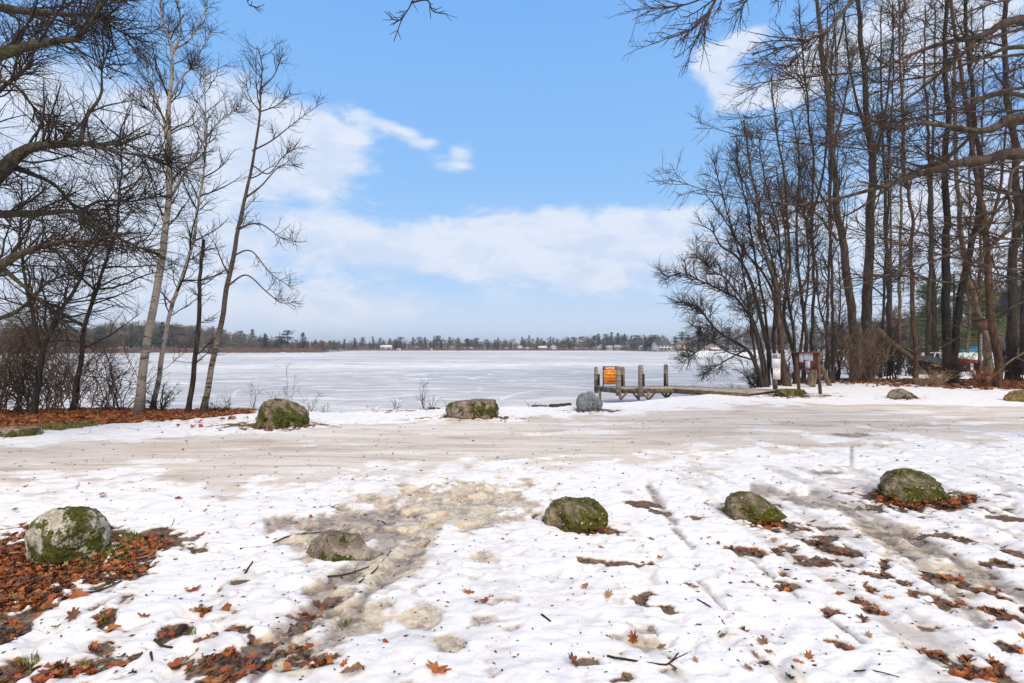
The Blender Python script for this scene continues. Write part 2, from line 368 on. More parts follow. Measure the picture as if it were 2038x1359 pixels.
ii = (np.arange(ny_-1)[:, None]*nx_+np.arange(nx_-1)[None, :]).ravel()
quads = np.stack((ii, ii+1, ii+1+nx_, ii+nx_), 1)
m, t, b = newmat('snow_ground')
p = geo(t)
at = t.add('ShaderNodeAttribute', attribute_name='melt'); ar, ag, ab = t.add('ShaderNodeSeparateColor', i_0=at.outputs['Color']).outputs
at2 = t.add('ShaderNodeAttribute', attribute_name='wear'); br, bgc, bb = t.add('ShaderNodeSeparateColor', i_0=at2.outputs['Color']).outputs
nf = t.noise(p, 34, 5, .65); nm = t.noise(p, 7, 6, .6); ns = t.noise(p, 90, 3, .6)
snowc = t.mix(t.ramp(nm, .35, .7), (.82, .80, .80), (.90, .885, .88))
grey = t.noise(t.vmul(p, (1.1, 2.3, 1)), 1, 7, .62)
snowc = t.mix(t.ramp(grey, .54, .72, 0, .6), snowc, (.58, .54, .535))  # this and the mottling above paint soft shadow into the snow colour
streak = t.noise(t.vmul(p, (.42, 2.4, 1)), 1, 10, .70, .9)
streak2 = t.noise(t.vmul(p, (1.1, 8, 1)), 1, 8, .70, .8)
roadc = t.mix(t.ramp(t.noise(t.vmul(p, (.14, .8, 1)), 1, 5, .6), .35, .65), (.74, .66, .565), (.61, .495, .38))
roadc = t.mix(t.ramp(streak, .50, .66, 0, .85), roadc, (.36, .27, .20))
roadc = t.mix(t.ramp(streak2, .52, .70, 0, .7), roadc, (.36, .28, .22))
roadc = t.mix(t.ramp(streak, .48, .36, 0, .9), roadc, (.80, .765, .725))
col = t.mix(t.ramp(t.math('ADD', bgc, t.math('MULTIPLY', t.math('SUBTRACT', streak, .5), .6)), .25, .8, 0, .85), snowc, roadc)
yc = t.mix(t.ramp(nm, .38, .60), (.25, .16, .075), (.63, .49, .29))
yc = t.mix(t.ramp(nf, .45, .62, 0, .6), yc, (.74, .70, .62))
col = t.mix(t.ramp(t.math('ADD', ag, t.math('MULTIPLY', t.math('SUBTRACT', nm, .5), .9)), .12, .75, 0, .85), col, yc)
rutc = t.mix(t.ramp(nm, .4, .6), (.16, .12, .095), (.40, .33, .27))
rutc = t.mix(t.ramp(nf, .55, .68, 0, .6), rutc, (.66, .62, .57))
col = t.mix(t.math('MULTIPLY', ab, .85), col, rutc)
mud = t.mix(t.ramp(nf, .38, .62), (.05, .03, .02), (.20, .135, .09))
mud = t.mix(t.ramp(nm, .5, .65, 0, .7), mud, (.24, .18, .14))
melt = t.ramp(t.math('ADD', ar, t.math('MULTIPLY', t.math('SUBTRACT', nf, .5), .55)), .38, .56)
rim = t.ramp(t.math('ADD', ar, t.math('MULTIPLY', t.math('SUBTRACT', nf, .5), .4)), .02, .42, 0, .75)
col = t.mix(rim, col, (.50, .43, .37)); col = t.mix(melt, col, mud)
speck = t.ramp(ns, .73, .77, 0, .35)
col = t.mix(speck, col, (.20, .14, .10))
# brown woodland soil on the far banks
far = t.ramp(br, .2, .8)
col = t.mix(far, col, t.mix(t.ramp(t.noise(p, .35, 6, .6), .5, .62), (.13, .095, .075), (.8, .8, .82)))
t.l.new(col, b.inputs['Base Color'])
rg = t.math('SUBTRACT', .78, t.math('MULTIPLY', t.math('MAXIMUM', t.math('MULTIPLY', bgc, .5), t.math('MAXIMUM', ag, ab)), .42))
t.l.new(rg, b.inputs['Roughness']); b.inputs['Specular IOR Level'].default_value = .3
setbump(t, b, t.math('ADD', t.math('MULTIPLY', nf, .7), t.math('MULTIPLY', nm, 1.2)), .62, .016)
me = mesh_np('ground', np.stack((X, Y, Z), -1), quads, 4, m)
ysn = np.interp(X, SHX, SHY)
farmask = ((Y > ysn+20)).astype(float)
rut = np.maximum(rut, pits*.22*(1-road)*nearm)
c1 = np.stack((bare, yel, rut, np.ones_like(X)), -1); c2 = np.stack((farmask, road, farmask*0, np.ones_like(X)), -1)
for nm_, cc in (('melt', c1), ('wear', c2)):
    a_ = me.color_attributes.new(nm_, 'FLOAT_COLOR', 'POINT'); a_.data.foreach_set('color', cc.astype(np.float32).ravel())
tag(link('ground', me), kind='structure')

# frozen lake
m, t, b = newmat('lake_ice'); p = geo(t)
warp = t.add('ShaderNodeVectorMath', operation='ADD')
wn = t.vmul(t.noise(t.vmul(p, (.03, .05, 1)), 1, 4, .6, 0, True), (26, 26, 0)); t.l.new(p, warp.inputs[0]); t.l.new(wn, warp.inputs[1]); q = warp.outputs[0]
a1 = t.noise(t.vmul(q, (.03, .16, 1)), 1, 9, .66, .6); a2 = t.noise(t.vmul(q, (.22, .9, 1)), 1, 8, .7, .8)
a3 = t.noise(t.vmul(p, (.012, .03, 1)), 1, 5, .6)
wv = t.add('ShaderNodeTexWave', wave_type='RINGS', rings_direction='SPHERICAL', i_Scale=.11, i_Distortion=9.0, i_Detail=5.0, i_Detail_Scale=.7)
t.l.new(t.vmul(q, (.8, 1.1, 1)), wv.inputs['Vector'])
col = t.mix(t.ramp(a3, .38, .60), (.54, .52, .51), (.80, .765, .74))
col = t.mix(t.ramp(a1, .46, .60, 0, .9), col, (.40, .41, .425))
col = t.mix(t.ramp(a2, .51, .66, 0, .7), col, (.40, .42, .45))
col = t.mix(t.ramp(a2, .47, .34, 0, .9), col, (.88, .86, .86))
col = t.mix(t.ramp(wv.outputs['Fac'], .90, 1.0, 0, .42), col, (.48, .50, .53))
col = t.mix(t.ramp(wv.outputs['Fac'], .12, .0, 0, .45), col, (.87, .87, .88))
for sc_, sd_, wd_, cc_, am_ in ((.035, 0, .045, (.36, .39, .43), .75), (.06, 31, .03, (.90, .89, .89), .8), (.11, 77, .035, (.40, .42, .45), .6), (.2, 9, .03, (.42, .43, .46), .5)):
    nn_ = t.noise(t.vmul(t.add('ShaderNodeVectorMath', operation='ADD', i_0=p, i_1=(sd_, sd_*2, sd_)).outputs[0], (1, 1.3, 1)), sc_, 3, .5, 1.2)
    lin = t.ramp(t.math('ABSOLUTE', t.math('SUBTRACT', nn_, .5)), 0, wd_*.35, am_, 0)
    col = t.mix(t.math('MULTIPLY', lin, t.ramp(a2, .42, .58)), col, cc_)
t.l.new(col, b.inputs['Base Color']); b.inputs['Roughness'].default_value = .55; b.inputs['Specular IOR Level'].default_value = .25
setbump(t, b, a2, .3, .05)
lx = np.concatenate((np.linspace(-900, -40, 20)[:-1], np.linspace(-40, 60, 160), np.linspace(60, 900, 20)[1:]))
ly = np.concatenate((np.geomspace(12, 60, 160), np.geomspace(60, 420, 60)[1:]))
LX, LY = np.meshgrid(lx, ly)
LZ = ICE + (fbm(LX*.5, LY*.5, seed=3)-.5)*.05*sstep(80, 30, LY)
i2 = (np.arange(len(ly)-1)[:, None]*len(lx)+np.arange(len(lx)-1)[None, :]).ravel()
tag(link('frozen_lake', mesh_np('frozen_lake', np.stack((LX, LY, LZ), -1), np.stack((i2, i2+1, i2+1+len(lx), i2+len(lx)), 1), 4, m)), kind='structure')
# ------------------------------------------------------------------ branches
def catmull(P_, n):
    P_ = np.asarray(P_, float); k = len(P_)
    if k < 3: u = np.linspace(0, 1, n)[:, None]; return P_[0]*(1-u)+P_[-1]*u
    Q = np.vstack((2*P_[0]-P_[1], P_, 2*P_[-1]-P_[-2])); u = np.linspace(0, k-1-1e-6, n); i = u.astype(int); f = (u-i)[:, None]
    a, b, c, d = Q[i], Q[i+1], Q[i+2], Q[i+3]
    return .5*((2*b)+(c-a)*f+(2*a-5*b+4*c-d)*f*f+(3*b-a-3*c+d)*f**3)
def tubes(mb, Pn, Rn, sides, m=0, knots=0.0):
    """Pn (B,K,3), Rn (B,K) -> tapered tubes"""
    B, K, _ = Pn.shape
    T = np.gradient(Pn, axis=1); T /= np.linalg.norm(T, axis=2, keepdims=True)+1e-9
    T0 = T.mean(1); ref = np.where(np.abs(T0[:, 2:3]) > .8, np.array([[1., .1, 0]]), np.array([[0, 0.1, 1.]]))[:, None, :]
    U = np.cross(T, ref); U /= np.linalg.norm(U, axis=2, keepdims=True)+1e-9; W = np.cross(T, U)
    an = np.arange(sides)*2*np.pi/sides
    rr = Rn[:, :, None]*np.ones((1, 1, sides))
    if knots:
        rr = rr*(1+knots*(fbm(Pn[:, :, 2:3]*2.2+an*1.1, an*1.7+Pn[:, :, :1]*3+0*Pn[:, :, 2:3], oct=3, seed=9)-.5)*2)
    V = Pn[:, :, None, :] + rr[..., None]*(np.cos(an)[None, None, :, None]*U[:, :, None, :]+np.sin(an)[None, None, :, None]*W[:, :, None, :])
    b_ = np.arange(B)[:, None, None]*K*sides; k_ = np.arange(K-1)[None, :, None]*sides; s_ = np.arange(sides)[None, None, :]
    i0 = b_+k_+s_; i1 = b_+k_+(s_+1) % sides
    mb.arr(V, np.stack((i0, i1, i1+sides, i0+sides), -1), 4, m)
def sprout(Pn, Rn, n, rg, L, ang=(40, 75), up=.0, wig=.16, K=6, t0=.15, t1=.98, taper=.55, rk=.013, rmin=.0035, flat=0.0, lenr=(.5, 1.15), droop=0.0):
    """n children (int or array per branch) along every branch"""
    B, Kp, _ = Pn.shape
    if np.isscalar(n): n = np.full(B, n)
    n = np.asarray(n, int)
    par = np.repeat(np.arange(B), n); M = len(par)
    if M == 0: return np.zeros((0, K, 3)), np.zeros((0, K))
    tt = rg.uniform(t0, t1, M); u = tt*(Kp-1); i = np.minimum(u.astype(int), Kp-2); f = (u-i)[:, None]
    p = Pn[par, i]*(1-f)+Pn[par, i+1]*f; tg = Pn[par, i+1]-Pn[par, i]; tg /= np.linalg.norm(tg, axis=1, keepdims=True)+1e-9
    pr = Rn[par, i]*(1-f[:, 0])+Rn[par, i+1]*f[:, 0]
    rv = rg.normal(size=(M, 3)); rv[:, 2] *= (1-flat); rv -= (rv*tg).sum(1, keepdims=True)*tg; rv /= np.linalg.norm(rv, axis=1, keepdims=True)+1e-9
    a = np.radians(rg.uniform(ang[0], ang[1], M))[:, None]; d = np.cos(a)*tg+np.sin(a)*rv
    Ls = (L[par] if hasattr(L, '__len__') else L)*(1-taper*tt)*rg.uniform(lenr[0], lenr[1], M)
    r0 = np.minimum(pr*.75, rmin+rk*Ls)
    out = np.zeros((M, K, 3)); out[:, 0] = p; step = (Ls/(K-1))[:, None]
    for k in range(1, K):
        d = d + rg.normal(size=(M, 3))*wig; d[:, 2] += up*(1 if k < K*.8 else .6) - droop*k/K
        d /= np.linalg.norm(d, axis=1, keepdims=True); out[:, k] = out[:, k-1]+d*step
    q = np.linspace(0, 1, K)[None, :]
    Rr = r0[:, None]*(1-q)**.8 + rmin*q*.9
    Rr = np.minimum(Rr, r0[:, None]) ; Rr[:, -1] *= .7
    return out, Rr
def stems(lst, d0, rg, K=40, wig=.02, tp=1.15, ws=1.0):
    """lst of (pixel points [(px,py[,dd])...], width at foot px, width at top px); depth d0 (+dd metres)"""
    Ps, Rs = [], []
    for pts, w0, w1 in lst:
        Q = []
        for q in pts: d = d0+(q[2] if len(q) > 2 else 0); Q.append(P(q[0], q[1], d))
        c = catmull(Q, K); L = np.linalg.norm(np.diff(c, axis=0), axis=1).sum()
        nz = np.stack([fbm(np.linspace(0, L*1.1, K)+rg.uniform(0, 99), np.zeros(K)+j*7.3, oct=3, seed=int(rg.integers(99)))-.5 for j in range(3)], 1)
        nz -= nz[:1]; c = c + nz*wig*L
        q = np.linspace(0, 1, K); Ps.append(c); Rs.append((w1+(w0-w1)*(1-q)**tp)/2/F*d0*ws)
    return Ps, Rs
def tree(name, label, cat, d, stem, mats, seed, l1=(14, 2.2), l2=(8, .9), l3=(5, .35), ang=(35, 65), up=.05, group=None, twig=None, t0=.2, foot=True,
         rmin=.0042, wig=.17, extra=None, flat=0.0, branch_from=0.12, wigs=.02, droop=0.0, knots=.12, taper=.5, tp=1.15, ws=1.0, dens=1.0):
    rg = np.random.default_rng(seed)
    Ps, Rs = stems(stem, d, rg, wig=wigs, tp=tp, ws=ws); l1 = (l1[0]*dens, l1[1])
    if foot:                              # root flare, and the foot goes into the soil
        for p_, r_ in zip(Ps, Rs):
            if p_[0][2] < .6 and r_[0] > .02:
                gz = float(ground_z(p_[0][0], p_[0][1])); p_[0][2] = min(p_[0][2], gz-.08); r_[0] *= 1.45; r_[1] *= 1.15
    root = thing(name, label, cat, group=group)
    base = Vector(Ps[0][0]); root.location = base
    tm = MB()
    A, Ar = np.stack(Ps), np.stack(Rs); tubes(tm, A, Ar, 12, 0, knots)
    ob = tm.build('trunk', MATS[mats[0]], root, True); ob.location = -base
    tw = MB()
    Ln = np.linalg.norm(np.diff(A, axis=1), axis=2).sum(1)
    B1, r1 = sprout(A, Ar, np.maximum(2, (l1[0]*Ln/Ln.max()).astype(int)), rg, l1[1]*(np.clip(Ln/Ln.max(), .35, 1)), ang, up, wig*.8, 12, t0, .99, taper, .014, rmin*1.2, flat, droop=droop)
    B2, r2 = sprout(B1, r1, l2[0], rg, l2[1], (30, 65), up*.7, wig, 7, branch_from, .97, .4, .010, rmin, flat, droop=droop)
    B2b, r2b = sprout(A[:, A.shape[1]//2:], Ar[:, A.shape[1]//2:], int(l1[0]*1.0), rg, l2[1]*.9, ang, up, wig, 7, .1, 1, .3, .010, rmin, flat)
    tubes(tw, B1, r1, 6)
    tubes(tw, B2, r2, 4); tubes(tw, B2b, r2b, 4)
    B2 = np.concatenate((B2, B2b)); r2 = np.concatenate((r2, r2b))
    if l3[0]:
        B3, r3 = sprout(B2, r2, l3[0], rg, l3[1], (28, 70), up*.5, wig*1.1, 4, .12, .97, .3, .008, rmin*.8, flat)
        tubes(tw, B3, r3, 3)
        B3b, r3b = sprout(B1, r1, l3[0]*2, rg, l3[1]*1.1, (28, 70), up*.5, wig*1.1, 4, .15, 1, .3, .008, rmin*.8, flat)
        tubes(tw, B3b, r3b, 3)
    ob = tw.build('crown', MATS[mats[1]], root, True); ob.location = -base
    return root

# --- left group on the leafy bank
tree('birch_tree', 'tall pale birch with forked top beside the thinner white birch', 'tree', 12.6,
     [([(275, 832), (290, 690, .1), (320, 530, .2), (338, 400, .2), (335, 280, .2), (337, 190, .3), (345, 100, .3), (322, 30, .4), (318, -70, .3)], 24, 4),
      ([(345, 105, .3), (358, 60, .2), (352, -60, .1)], 7, 3), ([(345, 100, .3), (380, 75, .4), (410, 10, .7), (418, -60, .9)], 6, 2),
      ([(341, 390, .2), (365, 350, -.2), (395, 300, -.6), (440, 240, -1), (480, 215, -1.2)], 8, 2), ([(336, 270, .2), (318, 215, .6), (300, 160, 1), (285, 100, 1.2)], 7, 2),
      ([(338, 195, .3), (365, 150, .2), (385, 130, 0), (420, 60, -.2)], 6, 2), ([(336, 290, .2), (322, 250, -.5), (280, 200, -1)], 7, 2)],
     ('birch', 'twig_dark'), 11, (26, 1.7), (6, .7), (3, .26), (28, 55), .09, t0=.30, wigs=.008, ws=.68, rmin=.0028, wig=.12)
tree('birch_tree', 'slender white birch leaning right behind the tall forked birch', 'tree', 13.2,
     [([(300, 828), (312, 760), (330, 660), (345, 600), (378, 490, .1), (390, 430, .2), (402, 350, .3), (410, 270, .4), (405, 190, .4), (407, 120, .4)], 14, 2)],
     ('birch', 'twig_dark'), 12, (36, 1.7), (6, .7), (3, .26), (35, 70), .07, t0=.28, wigs=.008, ws=.72, rmin=.0028, wig=.12)
tree('dead_tree', 'thin dark snag with a snapped top between birch and leaning aspen', 'tree', 12.8,
     [([(374, 822), (382, 760), (388, 690), (395, 600), (394, 550), (402, 475)], 10, 6)],
     ('bark_dark', 'twig_dark'), 13, (10, 1.0), (6, .5), (3, .2), (50, 80), .04, t0=.3)
tree('aspen_tree', 'lone leaning aspen with pale foot and black upper trunk nearest the open lake', 'tree', 12.6,
     [([(404, 826), (415, 760), (440, 650), (452, 560), (468, 480), (488, 390), (500, 340), (515, 240), (520, 170), (522, 130), (512, 92)], 17, 2),
      ([(452, 570), (490, 548, -.3), (530, 580, -.5), (560, 602, -.7), (590, 600, -.8)], 5, 1.5), ([(470, 455), (515, 445, -.3), (555, 470, -.6), (590, 482, -.8)], 5, 1.5),
      ([(462, 510), (500, 500, .3), (540, 545, .5), (585, 575, .7)], 5, 1.5), ([(486, 395), (520, 370, .3), (560, 330, .6), (605, 335, .9)], 6, 1.5),
      ([(502, 300), (540, 280, .2), (585, 245, .4), (640, 205, .5)], 5, 1.5), ([(518, 222), (550, 210, -.2), (580, 185, -.4)], 4, 1.5),
      ([(520, 175), (545, 150), (562, 110)], 4, 1.5), ([(504, 330), (535, 345, -.5), (570, 305, -.8), (612, 290, -1)], 4, 1.3), ([(516, 220), (495, 190, .3), (488, 140, .4)], 4, 1.3)],
     ('aspen', 'twig_dark'), 14, (14, 1.4), (5, .55), (2, .24), (30, 65), .07, t0=.26, wigs=.008, ws=.72, rmin=.0028, wig=.12)
tree('slim_tree', 'slim dark tree leaning right out of the left thicket', 'tree', 12.9,
     [([(140, 830), (150, 770), (162, 700), (172, 640), (190, 580), (212, 510), (232, 440), (240, 360), (236, 280)], 12, 3)],
     ('bark_dark', 'twig_dark'), 15, (26, 2.4), (5, 1.0), (3, .36), (35, 70), .03, t0=.25, rmin=.0032, wig=.14, ws=.85)
tree('slim_tree', 'crooked dark tree rising from the shrubs at the left edge', 'tree', 12.2,
     [([(62, 835), (75, 760), (85, 690), (120, 620), (160, 560), (180, 500), (230, 440)], 14, 4), ([(85, 700), (60, 600), (40, 480), (45, 360)], 9, 3)],
     ('bark_dark', 'twig_dark'), 16, (22, 2.5), (5, 1.0), (3, .36), (35, 70), .03, t0=.25, rmin=.0032, wig=.14, ws=.85)
# --- the big oak whose limbs come in from the left
oak = [([(-420, 840), (-400, 600), (-360, 420), (-330, 200), (-300, -50), (-280, -300)], 95, 40),
       ([(-350, 560), (-180, 480, .2), (-60, 400, .3), (0, 345, .3), (50, 302, .3), (110, 286, .3), (165, 285, .4), (230, 286, .5), (300, 262, .7)], 60, 4),
       ([(160, 285, .4), (172, 235, .4), (200, 190, .5), (203, 140, .6), (218, 85, .8), (212, 40, .9)], 10, 2), ([(170, 286, .4), (240, 302, .2), (300, 312, .1), (350, 325, 0)], 9, 3),
       ([(-330, 330), (-180, 200, -.3), (-60, 130, -.3), (0, 108, -.3), (60, 90, -.2), (110, 78, -.1), (160, 68, 0), (200, 12, .3), (230, -30, .5)], 46, 5),
       ([(-330, 160), (-180, 40, .6), (-50, 5, .6), (0, 12, .6), (70, 20, .6), (140, 27, .6), (192, 27, .7), (232, 55, .8), (282, 82, .9)], 36, 3),
       ([(190, 27, .7), (210, 5, .8), (235, -30, 1)], 6, 3), ([(-350, 500), (-200, 450, .8), (-60, 430, .8), (20, 426, .8), (90, 425, .9), (150, 424, 1), (200, 455, 1.1), (260, 490, 1.2), (320, 506, 1.3)], 34, 4),
       ([(150, 424, 1), (200, 400, 1.2), (260, 400, 1.3), (320, 385, 1.6)], 8, 3), ([(-360, 640), (-200, 620, -.4), (-60, 575, -.4), (0, 532, -.4), (55, 502, -.4), (115, 485, -.4), (190, 480, -.3), (260, 465, 0)], 42, 4),
       ([(0, 530, -.4), (60, 580, -.2), (130, 640, 0)], 12, 3), ([(20, 330, .3), (60, 345, .8), (110, 370, 1.2), (160, 430, 1.6), (200, 470, 2)], 16, 4),
       ([(-60, 130, -.3), (-20, 160, .3), (30, 170, .6), (90, 240, 1), (150, 275, 1.4)], 12, 3), ([(-200, 470, .2), (-100, 300, 1), (0, 180, 1.4), (60, 120, 1.8), (90, 20, 2)], 20, 5),
       ([(-200, 600, .5), (-60, 640, 1), (30, 620, 1.2), (100, 560, 1.5), (160, 540, 2)], 20, 4)]
tree('oak_tree', 'big mossy oak reaching bare limbs in from the left edge', 'tree', 8.2, oak, ('bark_moss', 'twig_dark'), 17, (42, 2.6), (5, 1.0), (3, .34), (28, 60), .02, t0=.25, wigs=.012, rmin=.0025, wig=.11, tp=1.7, ws=.92)

# --- near tree on the right whose limbs sweep in from the right edge
near = [([(2560, 1050, 1.0), (2520, 700, 1), (2480, 400, 1), (2440, 0, 1), (2420, -400, 1)], 150, 70),
        ([(2490, 480, 1), (2250, 360, .5), (2038, 308, 0), (1960, 316, 0), (1890, 324, -.1), (1830, 345, -.1), (1760, 370, -.1), (1690, 388, 0), (1600, 405, .1), (1540, 402, .1), (1440, 385, .3), (1330, 352, .4)], 40, 2),
        ([(1890, 324), (1850, 330, .1), (1800, 352, .2), (1700, 420, .2), (1620, 450, .2), (1500, 480, .3), (1420, 475, .4)], 12, 2),
        ([(2480, 430, 1), (2250, 290, .3), (2038, 235, 0), (1990, 250, 0), (1945, 262, 0), (1890, 250, -.1), (1830, 245, -.2), (1785, 256, -.2), (1730, 236, -.2), (1660, 208, -.2), (1590, 160, -.2), (1524, 118, -.2)], 30, 2),
        ([(1940, 262), (1900, 300, .3), (1840, 330, .4), (1800, 322, .4), (1720, 298, .4), (1630, 290, .4), (1500, 276, .4), (1440, 262, .5), (1384, 242, .5)], 9, 1.6),
        ([(2450, 200, 1), (2250, 60, 0), (2038, 35, -.5), (1960, 65, -.5), (1900, 78, -.5), (1820, 105, -.5), (1740, 138, -.5), (1640, 150, -.6), (1560, 156, -.6), (1500, 165, -.6)], 28, 2),
        ([(1960, 65, -.5), (1890, 130, -.5), (1800, 200, -.4), (1700, 250, -.4), (1600, 290, -.3), (1500, 318, -.3)], 9, 1.5),
        ([(2450, 180, 1), (2250, 100, .6), (2038, 95, .2), (1960, 110, .2), (1860, 150, .2), (1700, 170, .2), (1560, 225, .2), (1445, 240, .2)], 20, 1.6),
        ([(2500, 620, 1), (2250, 470, .4), (2060, 430, 0), (1940, 520, 0), (1900, 560, .1), (1780, 545, .2), (1650, 560, .3), (1560, 590, .4), (1500, 600, .5)], 16, 1.6),
        ([(2490, 560, 1), (2250, 430, -.2), (2038, 330, -.4), (2000, 400, -.4), (1900, 500, -.4), (1780, 540, -.4), (1640, 580, -.3), (1530, 592, -.2)], 14, 2),
        ([(2480, 500, 1), (2250, 330, .9), (2038, 190, .8), (1900, 220, .9), (1800, 240, 1), (1700, 262, 1.1), (1560, 345, 1.2), (1400, 380, 1.3)], 20, 1.8),
        ([(2450, 150, 1), (2250, -120, -1), (2038, -160, -1.4), (1850, -90, -1.5), (1720, -30, -1.5), (1680, 20, -1.5), (1640, 60, -1.5), (1590, 85, -1.5), (1530, 96, -1.5), (1496, 106, -1.5)], 26, 2),
        ([(1620, 66, -1.5), (1600, 100, -1.5), (1575, 125, -1.5)], 4, 1.5), ([(2250, -120, -1), (1900, -260, -1.6), (1600, -170, -1.8), (1450, -40, -1.8), (1420, 10, -1.8), (1395, 45, -1.8), (1360, 68, -1.8), (1326, 78, -1.8)], 18, 2),
        ([(1520, -110, -1.8), (1440, -30, -1.8), (1380, 4, -1.8), (1330, 14, -1.8), (1296, 16, -1.8)], 6, 1.6), ([(1700, -200, -1.6), (1600, -60, -1.6), (1500, -10, -1.6), (1470, 20, -1.6)], 8, 2),
        ([(2300, 480, .5), (2150, 560, .3), (2038, 600, .2), (1960, 640, .2), (1860, 700, .2)], 10, 2)]
rgn = np.random.default_rng(61)
for k in range(20):
    ys_ = -60+k*33+rgn.uniform(-18, 18); xe = rgn.uniform(1420, 1760); ye = ys_*.55+rgn.uniform(60, 200); dd = rgn.uniform(-.9, 1.5); sag = rgn.uniform(-40, 50)
    near.append(([(2440, ys_*.8-40+60, 1.0), (2240, ys_-20, dd), (2038, ys_+rgn.uniform(-10, 10), dd), (1900, ys_*.8+ye*.2+sag*.7, dd), (1750 if xe < 1650 else 1840, ys_*.5+ye*.5+sag, dd), (xe, ye, dd+.2)], rgn.uniform(9, 16), 1.5))
tree('oak_tree', 'near bare tree sweeping long fine limbs in from the right edge', 'tree', 6.6, near, ('bark_limb', 'twig_brown'), 18, (17, 1.2), (5, .38), (2, .12), (18, 42), .01, t0=.30, wigs=.006, rmin=.0023, wig=.10, knots=.06, tp=2.0, ws=.85)
# tree behind the camera, one high limb reaching over with hanging twigs
over = [([(-1500, 900), (-1500, 690)], 1, 1)]
rg = np.random.default_rng(5)
root = thing('overhead_tree', 'bare tree overhead, only its hanging twig tips showing at the top centre', 'tree', (2.2, -3.2, 0))
mb_ = MB(); mt_ = MB()
tk = catmull([(2.2, -3.2, -.1), (2.1, -3.1, 2.5), (1.9, -2.6, 5.0), (1.5, -2.0, 8)], 24)[None]; tr = np.linspace(.24, .12, 24)[None]
lb = catmull([(1.95, -2.7, 4.6), (1.3, -.5, 5.6), (.3, 2.0, 5.9), (-.6, 4.2, 5.4), (-1.1, 4.7, 5.15)], 24)[None]; lr = np.linspace(.09, .02, 24)[None]
tubes(mb_, tk, tr, 12, 0, .1); tubes(mb_, lb, lr, 10, 0, .05)
hang = []
for pts in ([(-1.1, 4.7, 5.15), P(830, -40, 4.6), P(818, 8, 4.6), P(800, 38, 4.6), P(784, 82, 4.6)], [P(818, 5, 4.6), P(850, 0, 4.6), P(862, 22, 4.6), P(890, 28, 4.6)], [(-1.1, 4.7, 5.15), P(600, -90, 4.8), P(497, -5, 4.8), P(508, 14, 4.8), P(516, 12, 4.8)], [P(803, 32, 4.6), P(795, 40, 4.6), P(778, 38, 4.6)]):
    hang.append(catmull(pts, 12))
hA = np.stack(hang); hR = np.tile(np.linspace(.009, .0035, 12), (4, 1)); tubes(mt_, hA, hR, 6)
b2, r2 = sprout(hA, hR, 7, rg, .13, (35, 60), 0, .1, 4, .45, .98, .2, .01, .003); tubes(mt_, b2, r2, 4)
for mbx, nm_, mm in ((mb_, 'trunk', 'bark_moss'), (mt_, 'crown', 'twig_dark')):
    o = mbx.build(nm_, MATS[mm], root, True); o.location = (-2.2, 3.2, 0)

# --- right wood, stems given one by one
def T(label, d, stem, mats, seed, **k):
    k.setdefault('wigs', .009); k.setdefault('ws', .74); k.setdefault('dens', 1.15); k['l2'] = (int(k.get('l2', (8, .9))[0]*.8), k.get('l2', (8, .9))[1]*1.1); k['l3'] = (max(2, k.get('l3', (4, .3))[0]-1), k.get('l3', (4, .3))[1]*1.15); k.setdefault('wig', .13)
    return tree(k.pop('name', 'bare_tree'), label, 'tree', d, stem, mats, seed, **k)
DK = ('bark_dark', 'twig_dark'); BR = ('bark_brown', 'twig_brown'); RD = ('bark_red', 'twig_brown'); BK = ('bark_black', 'twig_dark'); TN = ('bark_tan', 'twig_pale')
T('leftmost many-stemmed tree bending low over the ice beside the dock ramp', 21.5,
  [([(1520, 772), (1503, 725), (1485, 695), (1440, 668, -.5), (1410, 640, -1), (1388, 610, -1.2), (1345, 602, -1.4)], 12, 2), ([(1524, 770), (1512, 700), (1497, 645), (1470, 598, .3), (1440, 580, .6), (1400, 562, .8), (1355, 545, 1), (1312, 560, 1.2)], 10, 2),
   ([(1528, 770), (1515, 690), (1490, 620), (1450, 560), (1420, 540), (1385, 510)], 8, 2), ([(1440, 668, -.5), (1400, 690, -1), (1360, 720, -1.4)], 5, 1.5), ([(1485, 695), (1440, 720, .5), (1400, 745, 1)], 5, 1.5), ([(1495, 715), (1450, 700, .8), (1420, 680, 1.5), (1370, 640, 2)], 5, 1.5)],
  DK, 21, name='multistem_tree', l1=(28, 1.8), l2=(10, .8), l3=(5, .3), ang=(30, 65), t0=.3)
T('arching tree behind the white notice post', 22.5,
  [([(1545, 768), (1530, 700), (1508, 610), (1490, 550), (1465, 510), (1435, 490), (1415, 460), (1385, 445)], 13, 2), ([(1548, 768), (1540, 690), (1540, 600), (1520, 545), (1480, 500), (1450, 450), (1400, 380)], 11, 2),
   ([(1550, 768), (1556, 650), (1548, 560), (1525, 470), (1500, 400), (1470, 340)], 9, 2)], DK, 22, l1=(16, 2.0), l2=(8, .85), l3=(4, .3), ang=(30, 60), up=.06, name='multistem_tree')
T('slender leaning stem left of the arching tree', 22.8,
  [([(1512, 768), (1500, 690), (1488, 600), (1470, 500), (1440, 400), (1420, 320)], 7, 2), ([(1530, 768), (1526, 640), (1505, 520), (1490, 430), (1470, 330), (1465, 270)], 8, 2)], DK, 42, l1=(30, 1.8), l2=(9, .9), l3=(4, .3), ang=(30, 60), up=.06)
T('dense twiggy tree in the middle of the lake side thicket', 23.2,
  [([(1582, 764), (1580, 660), (1560, 540), (1545, 440), (1520, 340), (1510, 260)], 9, 2), ([(1586, 764), (1600, 640), (1610, 520), (1600, 400), (1590, 300)], 8, 2)], DK, 43, l1=(34, 2.0), l2=(9, 1.0), l3=(4, .34), ang=(25, 60), up=.06)
